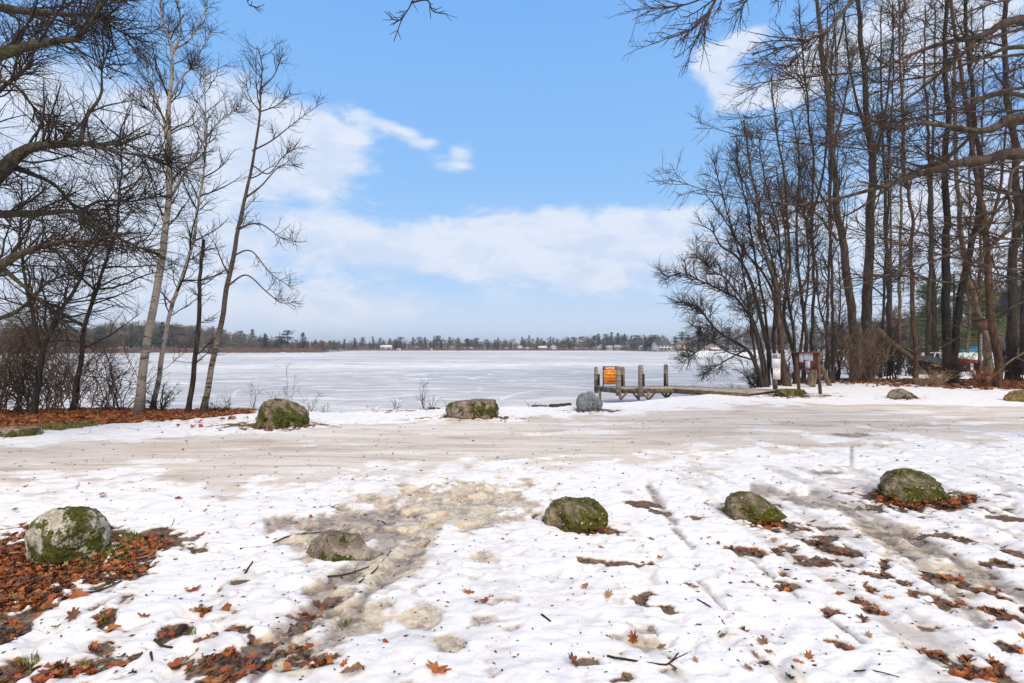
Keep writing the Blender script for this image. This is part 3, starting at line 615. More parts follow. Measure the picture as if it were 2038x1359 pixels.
T('small fine-branched tree right of the notice board', 23.8,
  [([(1652, 762), (1648, 680), (1630, 600), (1625, 520), (1605, 440), (1590, 380)], 7, 2), ([(1655, 762), (1665, 680), (1672, 600), (1668, 500)], 6, 2)], BR, 44, l1=(30, 1.8), l2=(9, .9), l3=(4, .32), ang=(30, 65), up=.05)
T('tall brown trunk directly right of the white notice post', 22.0,
  [([(1567, 765), (1556, 700), (1548, 640), (1545, 580), (1530, 525), (1512, 470), (1508, 400), (1490, 320), (1480, 240)], 17, 4), ([(1545, 590), (1565, 520), (1560, 430), (1545, 330)], 9, 3)], BR, 23, l1=(26, 2.3), l2=(8, .9), l3=(4, .32), ang=(30, 60), up=.07, t0=.3)
T('twin-stemmed tree rising behind the brown notice board', 23.5,
  [([(1590, 762), (1575, 690), (1560, 620), (1572, 520), (1565, 420), (1558, 330), (1540, 220), (1535, 150)], 12, 3), ([(1600, 762), (1605, 660), (1592, 560), (1585, 460), (1590, 330), (1575, 220)], 11, 3)], BR, 24, l1=(22, 2.2), l2=(8, .9), l3=(4, .32), ang=(25, 55), up=.08, t0=.3)
T('straight slim tree standing behind the notice board thicket', 27,
  [([(1618, 752), (1616, 640), (1620, 540), (1614, 440), (1618, 330), (1605, 200), (1596, 90), (1590, 20)], 9, 3), ([(1614, 440), (1640, 330), (1650, 200), (1660, 60)], 7, 3)], DK, 25, l1=(30, 2.6), l2=(8, 1.0), l3=(4, .36), ang=(20, 45), up=.09, t0=.35)
T('thick brown trunk leaning left, left one of the close pair of big trunks', 25,
  [([(1703, 765), (1697, 640), (1682, 520), (1668, 430), (1660, 340), (1652, 250), (1642, 160), (1628, 50), (1620, -60)], 23, 8), ([(1668, 480), (1630, 430), (1600, 410), (1560, 380)], 7, 2), ([(1662, 440), (1630, 380), (1590, 300)], 8, 2), ([(1655, 300), (1680, 210), (1700, 90)], 8, 2)],
  BR, 26, l1=(30, 2.6), l2=(8, 1.0), l3=(4, .36), ang=(25, 50), up=.09, t0=.25)
T('thick dark upright trunk, right one of the close pair of big trunks', 25.5,
  [([(1724, 764), (1722, 640), (1724, 520), (1730, 400), (1732, 320), (1722, 230), (1716, 130), (1708, 30), (1700, -60)], 27, 9), ([(1731, 340), (1755, 260), (1770, 150), (1780, 30)], 9, 3), ([(1726, 270), (1705, 200), (1690, 120), (1680, 20)], 8, 3)],
  DK, 27, l1=(34, 2.6), l2=(8, 1.0), l3=(4, .36), ang=(22, 50), up=.09, t0=.3)
T('slim reddish trunk alone right of the close pair', 23,
  [([(1822, 768), (1819, 640), (1814, 520), (1815, 430), (1800, 330), (1798, 220), (1790, 120), (1790, 0)], 11, 4)], RD, 28, l1=(26, 2.2), l2=(8, .9), l3=(4, .34), ang=(25, 60), up=.06, t0=.25)
T('black straight trunk, left leg of the black V pair', 23.5,
  [([(1888, 765), (1884, 640), (1884, 520), (1886, 420), (1880, 330), (1890, 220), (1880, 120), (1886, -20)], 22, 9)], BK, 29, l1=(28, 2.4), l2=(8, .95), l3=(4, .34), ang=(28, 58), up=.06, t0=.3)
T('black curved trunk, right leg of the black V pair', 23.7,
  [([(1898, 765), (1906, 660), (1916, 590), (1934, 500), (1950, 420), (1955, 330), (1942, 250), (1935, 150), (1925, 40), (1920, -50)], 19, 7)], BK, 30, l1=(26, 2.4), l2=(8, .95), l3=(4, .34), ang=(28, 58), up=.06, t0=.3)
T('russet trunk leaning left, nearest the right edge', 21.5,
  [([(1988, 772), (1982, 700), (1968, 600), (1962, 500), (1955, 420), (1938, 330), (1925, 220), (1905, 110), (1888, -30)], 20, 7), ([(1960, 470), (1990, 380), (2000, 280), (2010, 160)], 9, 3)], RD, 31, l1=(28, 2.3), l2=(8, .9), l3=(4, .34), ang=(28, 58), up=.06, t0=.3)
T('wide dark trunk standing at the right edge', 25,
  [([(2014, 762), (2014, 640), (2016, 520), (2024, 420), (2020, 300), (2006, 200), (2000, 80), (2004, -50)], 24, 10)], DK, 32, l1=(28, 2.4), l2=(8, .95), l3=(4, .34), ang=(28, 58), up=.06, t0=.3)
T('furrowed tan trunk leaning left behind the brown nest box', 29,
  [([(1968, 750), (1958, 680), (1940, 610), (1925, 560), (1912, 480), (1905, 380), (1900, 240), (1896, 100)], 20, 7)], TN, 33, l1=(24, 2.5), l2=(8, 1), l3=(3, .36), ang=(28, 58), up=.06, t0=.3)
bgs = [(1660, 30, 9, -8, 'thin sapling between the notice board and the close pair of trunks'), (1770, 33, 12, -12, 'distant slim trunk just right of the close pair'), (1790, 31, 9, 6, 'thin trunk left of the slim reddish trunk'), (1845, 32, 12, 10, 'dark trunk between the reddish trunk and the black V'),
       (1862, 36, 16, -14, 'far thick trunk left of the black V pair'), (1925, 34, 8, 4, 'thin pole tree inside the black V'), (1948, 30, 8, 6, 'slim tree in front of the blue boat'), (2035, 30, 16, 6, 'dark trunk cut by the right edge'), (2085, 27, 20, 10, 'trunk just beyond the right edge'), (1642, 29, 8, 12, 'thin forked sapling right of the notice board'), (1752, 27, 7, 16, 'thin sapling crossing the thick dark trunk')]
for k, (px_, d_, w_, ln, lb_) in enumerate(bgs):
    by = 690+F*1.72/d_
    T(lb_, d_, [([(px_, by), (px_+ln*.3, 600), (px_+ln*.8, 450), (px_+ln, 300), (px_+ln*1.6, 150), (px_+ln*1.4, 10)], w_, 3)], (('bark_brown', 'twig_brown'), ('bark_dark', 'twig_dark'), ('bark_tan', 'twig_pale'))[k % 3], 50+k,
      l1=(24, 2.6), l2=(8, 1.1), l3=(4, .42), ang=(28, 62), up=.06, t0=.2, rmin=.005)

# --- shrubs
def shrub(name, label, px, d, h, spread, n, mat, seed, group=None, lean=0, l2=9, l3=5, z=None, rb=.016, wig=.10, rmin=.0034, ll=.32, cat='shrub'):
    rg = np.random.default_rng(seed); x = (px-CX)/F*d; z0 = float(ground_z(x, d)) if z is None else z
    a = rg.uniform(0, 2*np.pi, n); sp = rg.uniform(.15, 1, n)*spread; hh = h*rg.uniform(.55, 1.05, n)
    K = 12; q = np.linspace(0, 1, K)[None, :]
    bx = rg.normal(size=(n, 1))*.07*spread; by = rg.normal(size=(n, 1))*.07*spread
    A = np.stack((bx+np.cos(a)[:, None]*sp[:, None]*q**1.3+lean*q**1.5, by+np.sin(a)[:, None]*sp[:, None]*q**1.3*.8, hh[:, None]*(q*1.25-.25*q*q)-.04), -1)
    A[:, 1:] += np.cumsum(rg.normal(size=(n, K-1, 3))*.018*h, axis=1)
    r0 = rb*rg.uniform(.5, 1.2, n)[:, None]; Ar = r0*(1-q)+rmin*q
    m2 = MB(); tubes(m2, A, Ar, 6)
    if l2:
        B, r = sprout(A, Ar, l2, rg, h*ll, (25, 70), .04, wig*1.4, 6, .12, .98, .3, .01, rmin); tubes(m2, B, r, 4)
        if l3: B3, r3 = sprout(B, r, l3, rg, h*ll*.42, (25, 75), .03, .2, 4, .1, .97, .3, .008, rmin*.8); tubes(m2, B3, r3, 3)
    root = m2.build(name, MATS[mat], None, True); root.location = (x, d, z0); tag(root, label, cat, group)
    return root
SHR = [('dense tan thicket shrub at the far left edge', -30, 12.2, 2.7, 1.5, 16, 'twig_pale'), ('many-stemmed grey shrub at the foot of the crooked dark tree', 45, 12.4, 2.4, 1.3, 14, 'twig_brown'), ('pinkish twiggy shrub left of the slim leaning tree', 110, 12.9, 2.5, 1.4, 20, 'twig_pale'),
       ('low spreading shrub between slim tree and tall birch', 205, 13.0, 1.5, 1.8, 14, 'twig_pale'), ('fine pale shrub behind the thicket on the ice edge', 70, 13.6, 2.7, 1.9, 22, 'twig_pale'), ('very twiggy pale bush left of the slim leaning tree, tallest of the thicket', 150, 13.3, 2.6, 1.7, 24, 'twig_pale'), ('reddish-tan bush filling the left edge behind the thicket', 5, 13.4, 3.2, 1.6, 26, 'twig_pale'), ('arching low brush left of the tall birch', 235, 13.2, 1.9, 1.6, 14, 'twig_brown'), ('small tangled shrub at the foot of the two birches', 320, 13.1, .8, .7, 14, 'twig_dark')]
for k, (lb_, px_, d_, h_, s_, n_, m_) in enumerate(SHR): shrub('shrub', lb_, px_, d_, h_, s_, max(10, int(n_*.7)), m_, 100+k, l2=9, l3=5, ll=.38)
SHR2 = [('grey-brown shrub right behind the notice board', 1625, 23.2, 2.4, 1.6, 20, 'bark_dark'), ('black branching shrub left of the close pair of trunks', 1665, 25.5, 3.4, 1.6, 16, 'bark_dark'), ('tangled tan vine bush wrapping the foot of the close pair', 1700, 24, 2.5, 1.5, 24, 'twig_pale'), ('second tangled bush against the right big trunk', 1735, 24.2, 2.3, 1.3, 20, 'twig_pale'),
        ('thin shrub between the big trunks and the slim reddish trunk', 1780, 26, 3.4, 1.8, 16, 'bark_dark'), ('whippy shrub at the foot of the black V pair', 1895, 22.6, 1.5, .9, 26, 'twig_brown'), ('sparse shrub in front of the orange boat', 1940, 25, 1.1, 1.0, 7, 'twig_brown'), ('dark shrub at the right edge', 2030, 24, 2.6, 1.5, 20, 'bark_dark'),
        ('dense dark shrub behind the white notice post', 1560, 23.5, 2.6, 1.5, 16, 'bark_dark'), ('fine brown shrub behind the fallen branch', 1810, 29, 2.6, 2.0, 12, 'twig_brown'), ('airy brown shrub beyond the close pair of trunks', 1750, 31, 4.2, 2.4, 22, 'twig_brown'), ('dark low shrub beside the leftmost many-stemmed tree', 1500, 22, 1.6, 1.3, 14, 'bark_dark')]
for k, (lb_, px_, d_, h_, s_, n_, m_) in enumerate(SHR2): shrub('shrub', lb_, px_, d_, h_, s_, n_, m_, 130+k, l2=12, l3=6, rmin=.0045, rb=.022)
for k, (lb_, px_, d_, h_, s_, n_, m_) in enumerate((('clump of straw coloured dead stems before the black V pair', 1865, 21.6, .75, .8, 90, 'twig_straw'), ('russet dead weed clump right of the straw stems', 1958, 21.2, .85, .65, 110, 'twig_russet'), ('low straw tuft beside the slim reddish trunk', 1835, 22, .4, .5, 50, 'twig_straw'), ('small rust coloured tuft near the right edge boulder', 2010, 20.5, .35, .4, 40, 'twig_russet'),
        ('dry pale grass tuft under the dock ramp', 1400, 19.8, .42, .8, 60, 'twig_straw'), ('pale grass tuft between the dock legs', 1330, 19.3, .35, .7, 40, 'twig_straw'), ('straw tuft at the edge of the ice behind the ramp', 1460, 21, .4, .9, 60, 'twig_straw'))):
    shrub('dry_grass', lb_, px_, d_, h_, s_, n_, m_, 160+k, l2=3, l3=0, rb=.006, rmin=.004, cat='dry grass')
WEED = [(505, 13.2, .8, .35, 4), (455, 13.0, .5, .3, 6), (574, 13.4, 1.1, .3, 4), (615, 13.4, .7, .5, 4), (545, 13.3, .7, .15, 3), (648, 13.7, .55, .3, 4), (790, 14.0, .55, .15, 3), (842, 14.2, .8, .35, 6), (860, 14.2, .5, .5, 6), (900, 14.4, .45, .5, 6), (960, 14.5, .45, .5, 6), (1060, 14.6, .3, .4, 4), (745, 13.9, .25, .2, 3), (430, 12.9, .5, .4, 8)]
WL = ['forked bare stem left of the mossy boulder', 'short weed cluster right of the leaning aspen', 'tallest bare stem directly behind the mossy boulder', 'slanting bare stems right of the tallest stem', 'single thin stalk between forked stem and tallest stem', 'faint weed right of the mossy boulder', 'lone stalk standing in the snow bank gap', 'wispy fan of stems in the red leaf patch', 'low wispy stems right of the fan',
      'thin grass wisps left of the split boulder', 'thin grass wisps behind the split boulder', 'few stalks between split and blue boulder', 'tiny dark stalks left of the leaf patch', 'low brush at the foot of the leaning aspen']
for k, (px_, d_, h_, s_, n_) in enumerate(WEED): shrub('weed_stem', WL[k], px_, d_, h_, s_, n_, 'twig_dark', 180+k, l2=4, l3=2 if k != 8 else 0, rb=.006, rmin=.003, wig=.04, ll=.35, cat='weed', z=float(ground_z((px_-CX)/F*d_, d_)))
#PART3
# ------------------------------------------------------------------ boulders
def rockmat(name, c1, c2, moss, mossamt, lichen=.1, warm=None):
    m, t, b = newmat(name); p = objc(t)
    a = t.noise(p, 7, 8, .72); f = t.noise(p, 55, 4, .7); g = t.noise(p, 2.4, 4, .6, .4)
    col = t.mix(t.ramp(a, .38, .62), c2, c1); col = t.mix(t.ramp(f, .55, .66, 0, .65), col, tuple(x*.35 for x in c1))
    col = t.mix(t.ramp(f, .42, .34, 0, .5), col, tuple(min(1, x*1.5) for x in c1))
    if warm: col = t.mix(t.ramp(g, .55, .62, 0, .8), col, warm)
    nz = t.add('ShaderNodeSeparateXYZ', i_0=objc(t)).outputs[2]
    v = t.noise(t.vmul(p, (3, 3, 3)), 1.0, 6, .65, .3)
    mm = t.ramp(t.math('ADD', v, t.math('MULTIPLY', t.math('SUBTRACT', f, .5), .25)), .62-mossamt*.3, .70-mossamt*.3)
    mc = t.mix(t.ramp(f, .35, .65), moss, tuple(x*.35 for x in moss))
    mc = t.mix(t.ramp(a, .55, .7, 0, .7), mc, (.19, .15, .03))
    col = t.mix(mm, col, mc)
    vo = t.add('ShaderNodeTexVoronoi', i_Scale=16); t.l.new(p, vo.inputs['Vector'])
    li = t.math('MULTIPLY', t.ramp(vo.outputs['Distance'], .22, .14), t.ramp(t.noise(p, 5, 2, .5), .60-lichen, .64-lichen))
    col = t.mix(t.math('MULTIPLY', li, .8), col, (.55, .57, .52))
    wv2 = t.add('ShaderNodeVectorMath', operation='ADD'); t.l.new(p, wv2.inputs[0]); t.l.new(t.vmul(t.noise(p, 3, 4, .6, 0, True), (.5, .5, .5)), wv2.inputs[1])
    ck = t.add('ShaderNodeTexVoronoi', feature='DISTANCE_TO_EDGE', i_Scale=2.6); t.l.new(t.vmul(wv2.outputs[0], (1, 1, 1.6)), ck.inputs['Vector'])
    crack = t.ramp(ck.outputs['Distance'], .0, .045, 0, 1); some = t.ramp(g, .46, .56)
    col = t.mix(t.math('MULTIPLY', t.math('SUBTRACT', 1.0, crack), some), col, tuple(x*.22 for x in c2))
    t.l.new(col, b.inputs['Base Color']); b.inputs['Roughness'].default_value = .9; b.inputs['Specular IOR Level'].default_value = .2
    hgt = t.math('ADD', t.math('ADD', f, t.math('MULTIPLY', a, 3.5)), t.math('MULTIPLY', t.math('MULTIPLY', crack, some), 1.2))
    setbump(t, b, hgt, .9, .02); return m
MOSS = (.115, .125, .018)
rockmat('rock_pale', (.80, .74, .64), (.42, .36, .27), MOSS, .66, -.1)
rockmat('rock_grey', (.50, .42, .33), (.20, .16, .12), (.11, .11, .02), .48, .0)
rockmat('rock_mossy', (.40, .33, .22), (.11, .085, .05), (.14, .14, .02), .66, .16)
rockmat('rock_brown', (.36, .28, .19), (.10, .075, .045), (.11, .125, .018), .55, .05, (.42, .32, .21))
rockmat('rock_split', (.42, .33, .25), (.11, .085, .06), (.10, .11, .02), .4, .08, (.42, .28, .18))
rockmat('rock_green', (.30, .22, .12), (.12, .09, .05), (.10, .115, .015), .6, .0)
rockmat('rock_blue', (.30, .335, .34), (.13, .155, .16), (.08, .09, .04), .05, .0, (.17, .19, .18))
rockmat('rock_ochre', (.38, .25, .09), (.13, .085, .04), (.05, .055, .015), .2, -.1)
import bmesh
def rock(label, px, base, top, wpx, ratio, mat, seed, cuts=(), rough=.22, sk=(0, 0), rot=0.0, ox=0.0, tw=0.0, bury=.16):
    df = F*H/(base-HY); u_ = abs(px-CX)/F; wdt = wpx/F*df*1.10/(1+.28*u_*ratio); dc = df+wdt*ratio*.42; ztop = H-(top-HY)/F*(dc)
    x = (px-CX)/F*dc
    bm = bmesh.new(); bmesh.ops.create_icosphere(bm, subdivisions=6, radius=1)
    V = np.array([v.co[:] for v in bm.verts]); Fc = [[v.index for v in f.verts] for f in bm.faces]; bm.free()
    s = seed*3.7
    n = fbm(V[:, 0]*1.1+s, V[:, 1]*1.1, V[:, 2]*1.1, oct=4, seed=seed)-.5
    r1 = 1-np.abs(fbm(V[:, 0]*1.7-s, V[:, 1]*1.7, V[:, 2]*1.7, oct=3, seed=seed+5)*2-1)
    V = V*(1+rough*2*n-.12*(r1-.5))[:, None]
    V = np.sign(V)*np.abs(V)**.88
    for (nx, ny, nz, dd) in cuts:
        nn = np.array([nx, ny, nz], float); nn /= np.linalg.norm(nn)
        wv_ = (fbm(V[:, 0]*3, V[:, 1]*3, V[:, 2]*3, oct=3, seed=seed+8)-.5)*.10
        e = V@nn-(dd+wv_); V = V-np.where(e > 0, e*.93, 0)[:, None]*nn
    fn = fbm(V[:, 0]*5+s, V[:, 1]*5, V[:, 2]*5, oct=5, seed=seed+2, gain=.6)-.5; V *= (1+fn*.17)[:, None]
    V[:, 2] += V[:, 0]*sk[0]; V[:, 0] += V[:, 2]*sk[1]
    c, s_ = math.cos(rot), math.sin(rot); V = V@np.array([[c, -s_, 0], [s_, c, 0], [0, 0, 1]]).T
    V -= (V.max(0)+V.min(0))/2; V /= (V.max(0)-V.min(0))/2
    hz_ = (ztop+bury)/2
    V *= np.array([wdt/2, wdt*ratio/2, hz_])
    V[:, 2] += hz_-bury
    z0 = 0
    me = mesh_np('boulder', V, np.array(Fc).ravel(), 3, MATS[mat], None, True); o = link('boulder', me, None, (x, dc, z0))
    return tag(o, label, 'boulder')
rock('pale round granite boulder with moss patches, in leaves at lower left', 133, 1128, 1008, 155, .85, 'rock_pale', 3, ((-.6, -1, .1, .80), (.9, -.6, -.2, .8), (.2, -.9, .7, .86)), .13, bury=.1)
rock('grey angular rock poking from the slushy snow beside the puddle', 671, 1126, 1058, 136, .7, 'rock_grey', 8, ((-.7, -.6, .5, .55), (.6, -.5, .7, .6), (0, -1, .5, .6)), .3, sk=(-.05, 0))
rock('brown-green boulder in clean snow, lower centre right of the slush', 1146, 1062, 996, 124, .75, 'rock_mossy', 17, ((-.5, -1, .3, .66), (.5, -1, -.1, .7), (0, 0, 1, .72)), .16)
rock('dark mossy boulder sloping right, between the tyre ruts and the centre boulder', 1503, 1045, 977, 128, .8, 'rock_mossy', 5, ((.6, -.2, .8, .58), (-.3, -1, .2, .62), (.7, -.9, .0, .66)), .24, sk=(-.22, 0))
rock('large mossy boulder on a leaf ring at lower right', 1816, 1004, 937, 140, .8, 'rock_mossy', 21, ((.3, -1, .0, .7), (-.8, -.7, .3, .74), (.1, -.3, 1, .74), (.9, -.3, .4, .8)), .2)
rock('tall moss-dark boulder by the drive near the leaning aspen', 563, 850, 793, 106, .8, 'rock_brown', 31, ((.65, -.2, .75, .5), (-.2, -1, .1, .6), (.7, -1, .1, .66), (-.9, -.4, .2, .76)), .22, sk=(-.1, 0))
rock('split angular boulder with a pale brown crack in the snow bank', 940, 833, 795, 102, .7, 'rock_split', 41, ((0, 0, 1, .62), (.9, -.3, .2, .75), (-.5, -.8, .5, .6), (.2, -1, .2, .6)), .2, sk=(.10, 0))
rock('blue-grey fractured boulder in front of the dock', 1174, 819, 778, 52, .9, 'rock_blue', 52, ((.7, -.3, .6, .5), (-.5, -.5, .8, .5), (-.2, -1, -.1, .55), (.9, -.4, -.3, .7), (-1, -.1, .2, .75)), .22)
rock('mottled flat-topped boulder in open snow, right of the notice board', 1797, 796, 773, 58, .8, 'rock_split', 61, ((.8, -.2, .7, .55), (-.7, -.3, .7, .6)), .16)
rock('ochre boulder cut by the right edge of the picture', 2044, 804, 773, 80, .8, 'rock_ochre', 71, ((-.7, -.3, .7, .5), (.3, -1, .2, .7)), .12, sk=(.2, 0))
rock('low green boulder at the foot of the notice board', 1572, 788, 774, 60, .8, 'rock_green', 81, ((0, 0, 1, .5), (0, -1, .4, .6)), .2)
rock('low lichen-grey boulder by the drive at the left edge', 36, 874, 850, 96, .7, 'rock_grey', 91, ((0, 0, 1, .45), (0, -1, .3, .6)), .2)

# ------------------------------------------------------------------ dock
simple('wood_grey', (.30, .265, .215), (.12, .10, .078), .85, (3, 3, 14), .5, dist=.02)
simple('wood_dark', (.17, .125, .085), (.06, .042, .03), .85, (6, 6, 6), .5)
simple('deck_board', (.52, .46, .40), (.26, .22, .18), .85, (5, 5, 5), .4)
simple('black_rubber', (.02, .02, .02), (.01, .01, .01), .6)
dk = thing('dock', 'weathered wooden dock running from the shore out over the ice', 'dock', (5.5, 19.8, 0))
DO = Vector((5.5, 19.8, 0))
near_ = [Vector((4.06, 19.75, .10)), Vector((6.2, 19.55, .13)), Vector((8.2, 17.65, .11))]
far_ = [Vector((3.42, 20.85, .10)), Vector((6.75, 20.7, .13)), Vector((9.85, 18.8, .13))]
def lerp3(a, u): u *= len(a)-1; i = min(int(u), len(a)-2); return a[i].lerp(a[i+1], u-i)
mb = MB(); NPK = 46
for k in range(NPK):
    u0, u1 = k/NPK, (k+.88)/NPK; q = [lerp3(near_, u0), lerp3(near_, u1), lerp3(far_, u1), lerp3(far_, u0)]
    j = Vector((0, 0, random.uniform(-.006, .006)))
    mb.raw([tuple(v+j-DO) for v in q]+[tuple(v+j-Vector((0, 0, .04))-DO) for v in q], [(0, 1, 2, 3), (7, 6, 5, 4), (0, 4, 5, 1), (1, 5, 6, 2), (2, 6, 7, 3), (3, 7, 4, 0)])
tag(mb.build('deck', MATS['deck_board'], dk), 'grey plank deck')
def part_beam(name, pts, wd, ht, mat):
    m_ = MB()
    for a, b in zip(pts[:-1], pts[1:]): m_.beam(a-DO, b-DO, wd, ht)
    return m_.build(name, MATS[mat], dk)
dz = Vector((0, 0, -.12))
part_beam('edge_beam', [v+dz for v in near_], .06, .15, 'wood_dark'); part_beam('edge_beam', [v+dz for v in far_], .06, .15, 'wood_dark')
part_beam('edge_beam', [far_[0]+dz*1.0+Vector((-.04, 0, 0)), near_[0]+dz+Vector((-.04, 0, 0))], .06, .15, 'wood_dark')
for px_, top_, bot_, d_, w_, strip in ((1231, 729, 787, 19.62, 12, 0), (1275.5, 726, 789, 19.52, 12, 1), (1186.5, 730, 782, 20.95, 9, 1), (1239.5, 730, 779, 20.9, 10, 1), (1325.5, 725, 779, 20.8, 10, 1)):
    a, b = Vector(P(px_, bot_, d_)), Vector(P(px_-.4, top_+2, d_))
    po = MB().cyl(a-DO, b-DO, w_/2/F*d_*.92, w_/2/F*d_*.84, 16, 0, .05).build('post', MATS['wood_grey'], dk, True)
    if strip:
        xx = (px_+(-2 if px_ > 1300 else 5.5 if px_ < 1300 and px_ != 1239.5 else -1))
        MB().box(Vector(P(xx, 756, d_-w_/2/F*d_*1.02))-DO, (.07, .03, .46)).build('bumper_strip', MATS['black_rubber'], po)
for px_, d_ in ((1234.5, 19.6), (1271, 19.75), (1290.5, 19.6), (1326, 20.2), (1194, 20.6)):
    x = (px_-CX)/F*d_; m_ = MB().cyl(Vector((x, d_, ICE-.3))-DO, Vector((x, d_, -.02))-DO, .055, .055, 8); o = m_.build('leg', MATS['wood_grey'], dk, True)
    if px_ > 1200:
        for s_ in (-1, 1):
            if (px_ == 1234.5 and s_ < 0): continue
            if px_ == 1271 and s_ > 0: continue
            MB().beam(Vector((x, d_-.03, -.33))-DO, Vector((x+s_*.27, d_-.03, -.02))-DO, .05, .07).build('brace', MATS['wood_dark'], o)
# ------------------------------------------------------------------ signs
def flat(name, c, rough=.5): m, t, b = newmat(name); b.inputs['Base Color'].default_value = (*c, 1); b.inputs['Roughness'].default_value = rough; return m
for n_, c_ in (('sign_orange', (.85, .30, .01)), ('sign_red', (.55, .015, .01)), ('ink', (.03, .02, .02)), ('ink_red', (.5, .03, .02)), ('sign_white', (.80, .80, .82)), ('ink_teal', (.12, .33, .38)), ('ink_navy', (.05, .06, .16)), ('ink_pink', (.72, .45, .55)), ('ink_pale', (.85, .75, .55)), ('ink_grey', (.42, .43, .48)), ('metal_dark', (.05, .03, .03))): flat(n_, c_)
simple('paint_brown', (.20, .082, .06), (.13, .052, .04), .65, (5, 5, 9), .3)
simple('post_brown', (.15, .075, .05), (.07, .032, .022), .75, (6, 6, 4), .4)
def text(name, s, size, loc, mat, parent, sx_=1.0):
    cu = bpy.data.curves.new(name, 'FONT'); cu.body = s; cu.size = size; cu.align_x = 'CENTER'; cu.align_y = 'CENTER'; cu.extrude = .001; cu.resolution_u = 2; cu.offset = size*.03
    cu.materials.append(MATS[mat]); tmp = bpy.data.objects.new('t', cu); C.objects.link(tmp); bpy.context.view_layer.update(); me = bpy.data.meshes.new_from_object(tmp.evaluated_get(bpy.context.evaluated_depsgraph_get())); bpy.data.objects.remove(tmp); o = bpy.data.objects.new(name, me); C.objects.link(o); o.parent = parent; o.location = loc; o.rotation_euler = (R(90), 0, 0); o.scale = (sx_, 1, 1); return o
x0, y0, z0 = P(1213.5, 770, 20.15)
sg = thing('warning_sign', 'orange and red warning sign standing on the end of the dock', 'sign', (x0, y0, z0), R(6))
MB().box((0, 0, .46), (.50, .012, .66)).build('panel', MATS['sign_orange'], sg)
MB().box((0, -.008, .735), (.50, .006, .11)).build('header_band', MATS['sign_red'], sg)
fr = MB()
for s_ in (-1, 1): fr.box((s_*.265, 0, .40), (.03, .04, .84))
fr.box((0, 0, .117), (.5, .03, .02)); fr.box((0, 0, .805), (.5, .03, .02)); fr.build('frame', MATS['metal_dark'], sg)
text('lettering', 'NOTICE', .10, (.01, -.0125, .735), 'ink_pale', sg)
for k, (s_, mm, zz) in enumerate((('IT SEEMS', 'ink_red', .60), ('COLDER WATER', 'ink', .475), ('& DANGER', 'ink_red', .345), ('LAWSUITS', 'ink', .225))):
    text('lettering', s_, .078, (.055, -.0075, zz), mm, sg, 1.0 if k != 1 else .78)
for zz in (.58, .34):
    rg_ = MB(); n_ = 20
    V = [(math.cos(q)*r_-.17, -.0085, math.sin(q)*r_*1.1+zz) for r_ in (.035, .052) for q in [2*math.pi*k/n_ for k in range(n_)]]
    rg_.raw(V, [(k, (k+1) % n_, n_+(k+1) % n_, n_+k) for k in range(n_)]); rg_.build('symbol', MATS['sign_red'], sg)
# white notice post
x0, y0, _ = P(1543, 780, 19.0)
np_ = thing('notice_post', 'narrow white rules panels stacked on a short dark post by the dock ramp', 'sign', (x0, y0, 0))
MB().box((0, 0, .42), (.13, .10, 1.0)).build('post', MATS['wood_dark'], np_)
q0 = H-(704-HY)/F*y0; q1 = H-(731.5-HY)/F*y0; q2 = H-(755-HY)/F*y0
pn = MB().box((0, -.065, (q0+q1)/2), (.315, .012, q0-q1)).build('upper_panel', MATS['sign_white'], np_)
MB().box((-.0, -.074, q0-.095), (.285, .006, .155)).build('picture', MATS['ink_navy'], pn)
for k in range(3): MB().box((-.075, -.079, q0-.055-k*.04), (.115, .004, .022)).build('printed_line', MATS['ink_teal'], pn)
d_ = MB(); n_ = 20; V = [(.07+math.cos(2*math.pi*k/n_)*.052, -.080, q0-.09+math.sin(2*math.pi*k/n_)*.052) for k in range(n_)]; d_.raw(V, [tuple(range(n_))]); d_.build('emblem', MATS['ink_pink'], pn)
for k in range(5): MB().box((0, -.073, q0-.22-k*.05), (.25-.03*(k % 2), .004, .010)).build('printed_line', MATS['ink_grey'], pn)
MB().box((0, -.073, q1+.025), (.03, .004, .03)).build('printed_mark', MATS['ink'], pn)
pn = MB().box((.015, -.068, (q1+q2)/2-.003), (.265, .012, q1-q2-.01)).build('lower_panel', MATS['sign_white'], np_)
text('lettering', 'RULES', .075, (.015, -.0755, q1-.055), 'ink_red', pn); text('lettering', 'NO', .055, (.015, -.0755, q1-.125), 'ink', pn)
for k in range(6): MB().box((.015, -.0765, q1-.19-k*.035), (.21-.02*(k % 3), .004, .009)).build('printed_line', MATS['ink_grey'], pn)
# brown notice board
L_, R_ = Vector((10.86, 19.35, 0)), Vector((10.88, 18.45, 0)); ctr = (L_+R_)/2
L_ = Vector((10.62, 19.1, 0)); R_ = Vector((11.02, 18.45, 0)); ctr = (L_+R_)/2; ang_ = math.atan2(R_.y-L_.y, R_.x-L_.x); hw = (R_-L_).length/2
nb = thing('notice_board', 'brown framed notice board on two posts with white papers pinned', 'notice board', tuple(ctr), ang_)
zt = H-(702-HY)/F*18.7; zb = H-(735-HY)/F*18.7
for s_, zz in ((-1, .0), (1, 0)):
    MB().beam((s_*hw+.055*0+.10, 0, -.2), (s_*hw, 0, zt), .085, .085).build('post', MATS['post_brown'], nb)
MB().box((0.02, .02, (zt+zb)/2), (hw*2-.09, .02, zt-zb-.02)).build('backboard', MATS['paint_brown'], nb)
MB().box((0, -.03, zt+.012), (hw*2+.22, .16, .05)).build('top_rail', MATS['paint_brown'], nb)
MB().box((0.03, -.035, zb), (hw*2-.10, .10, .05)).build('bottom_rail', MATS['post_brown'], nb)
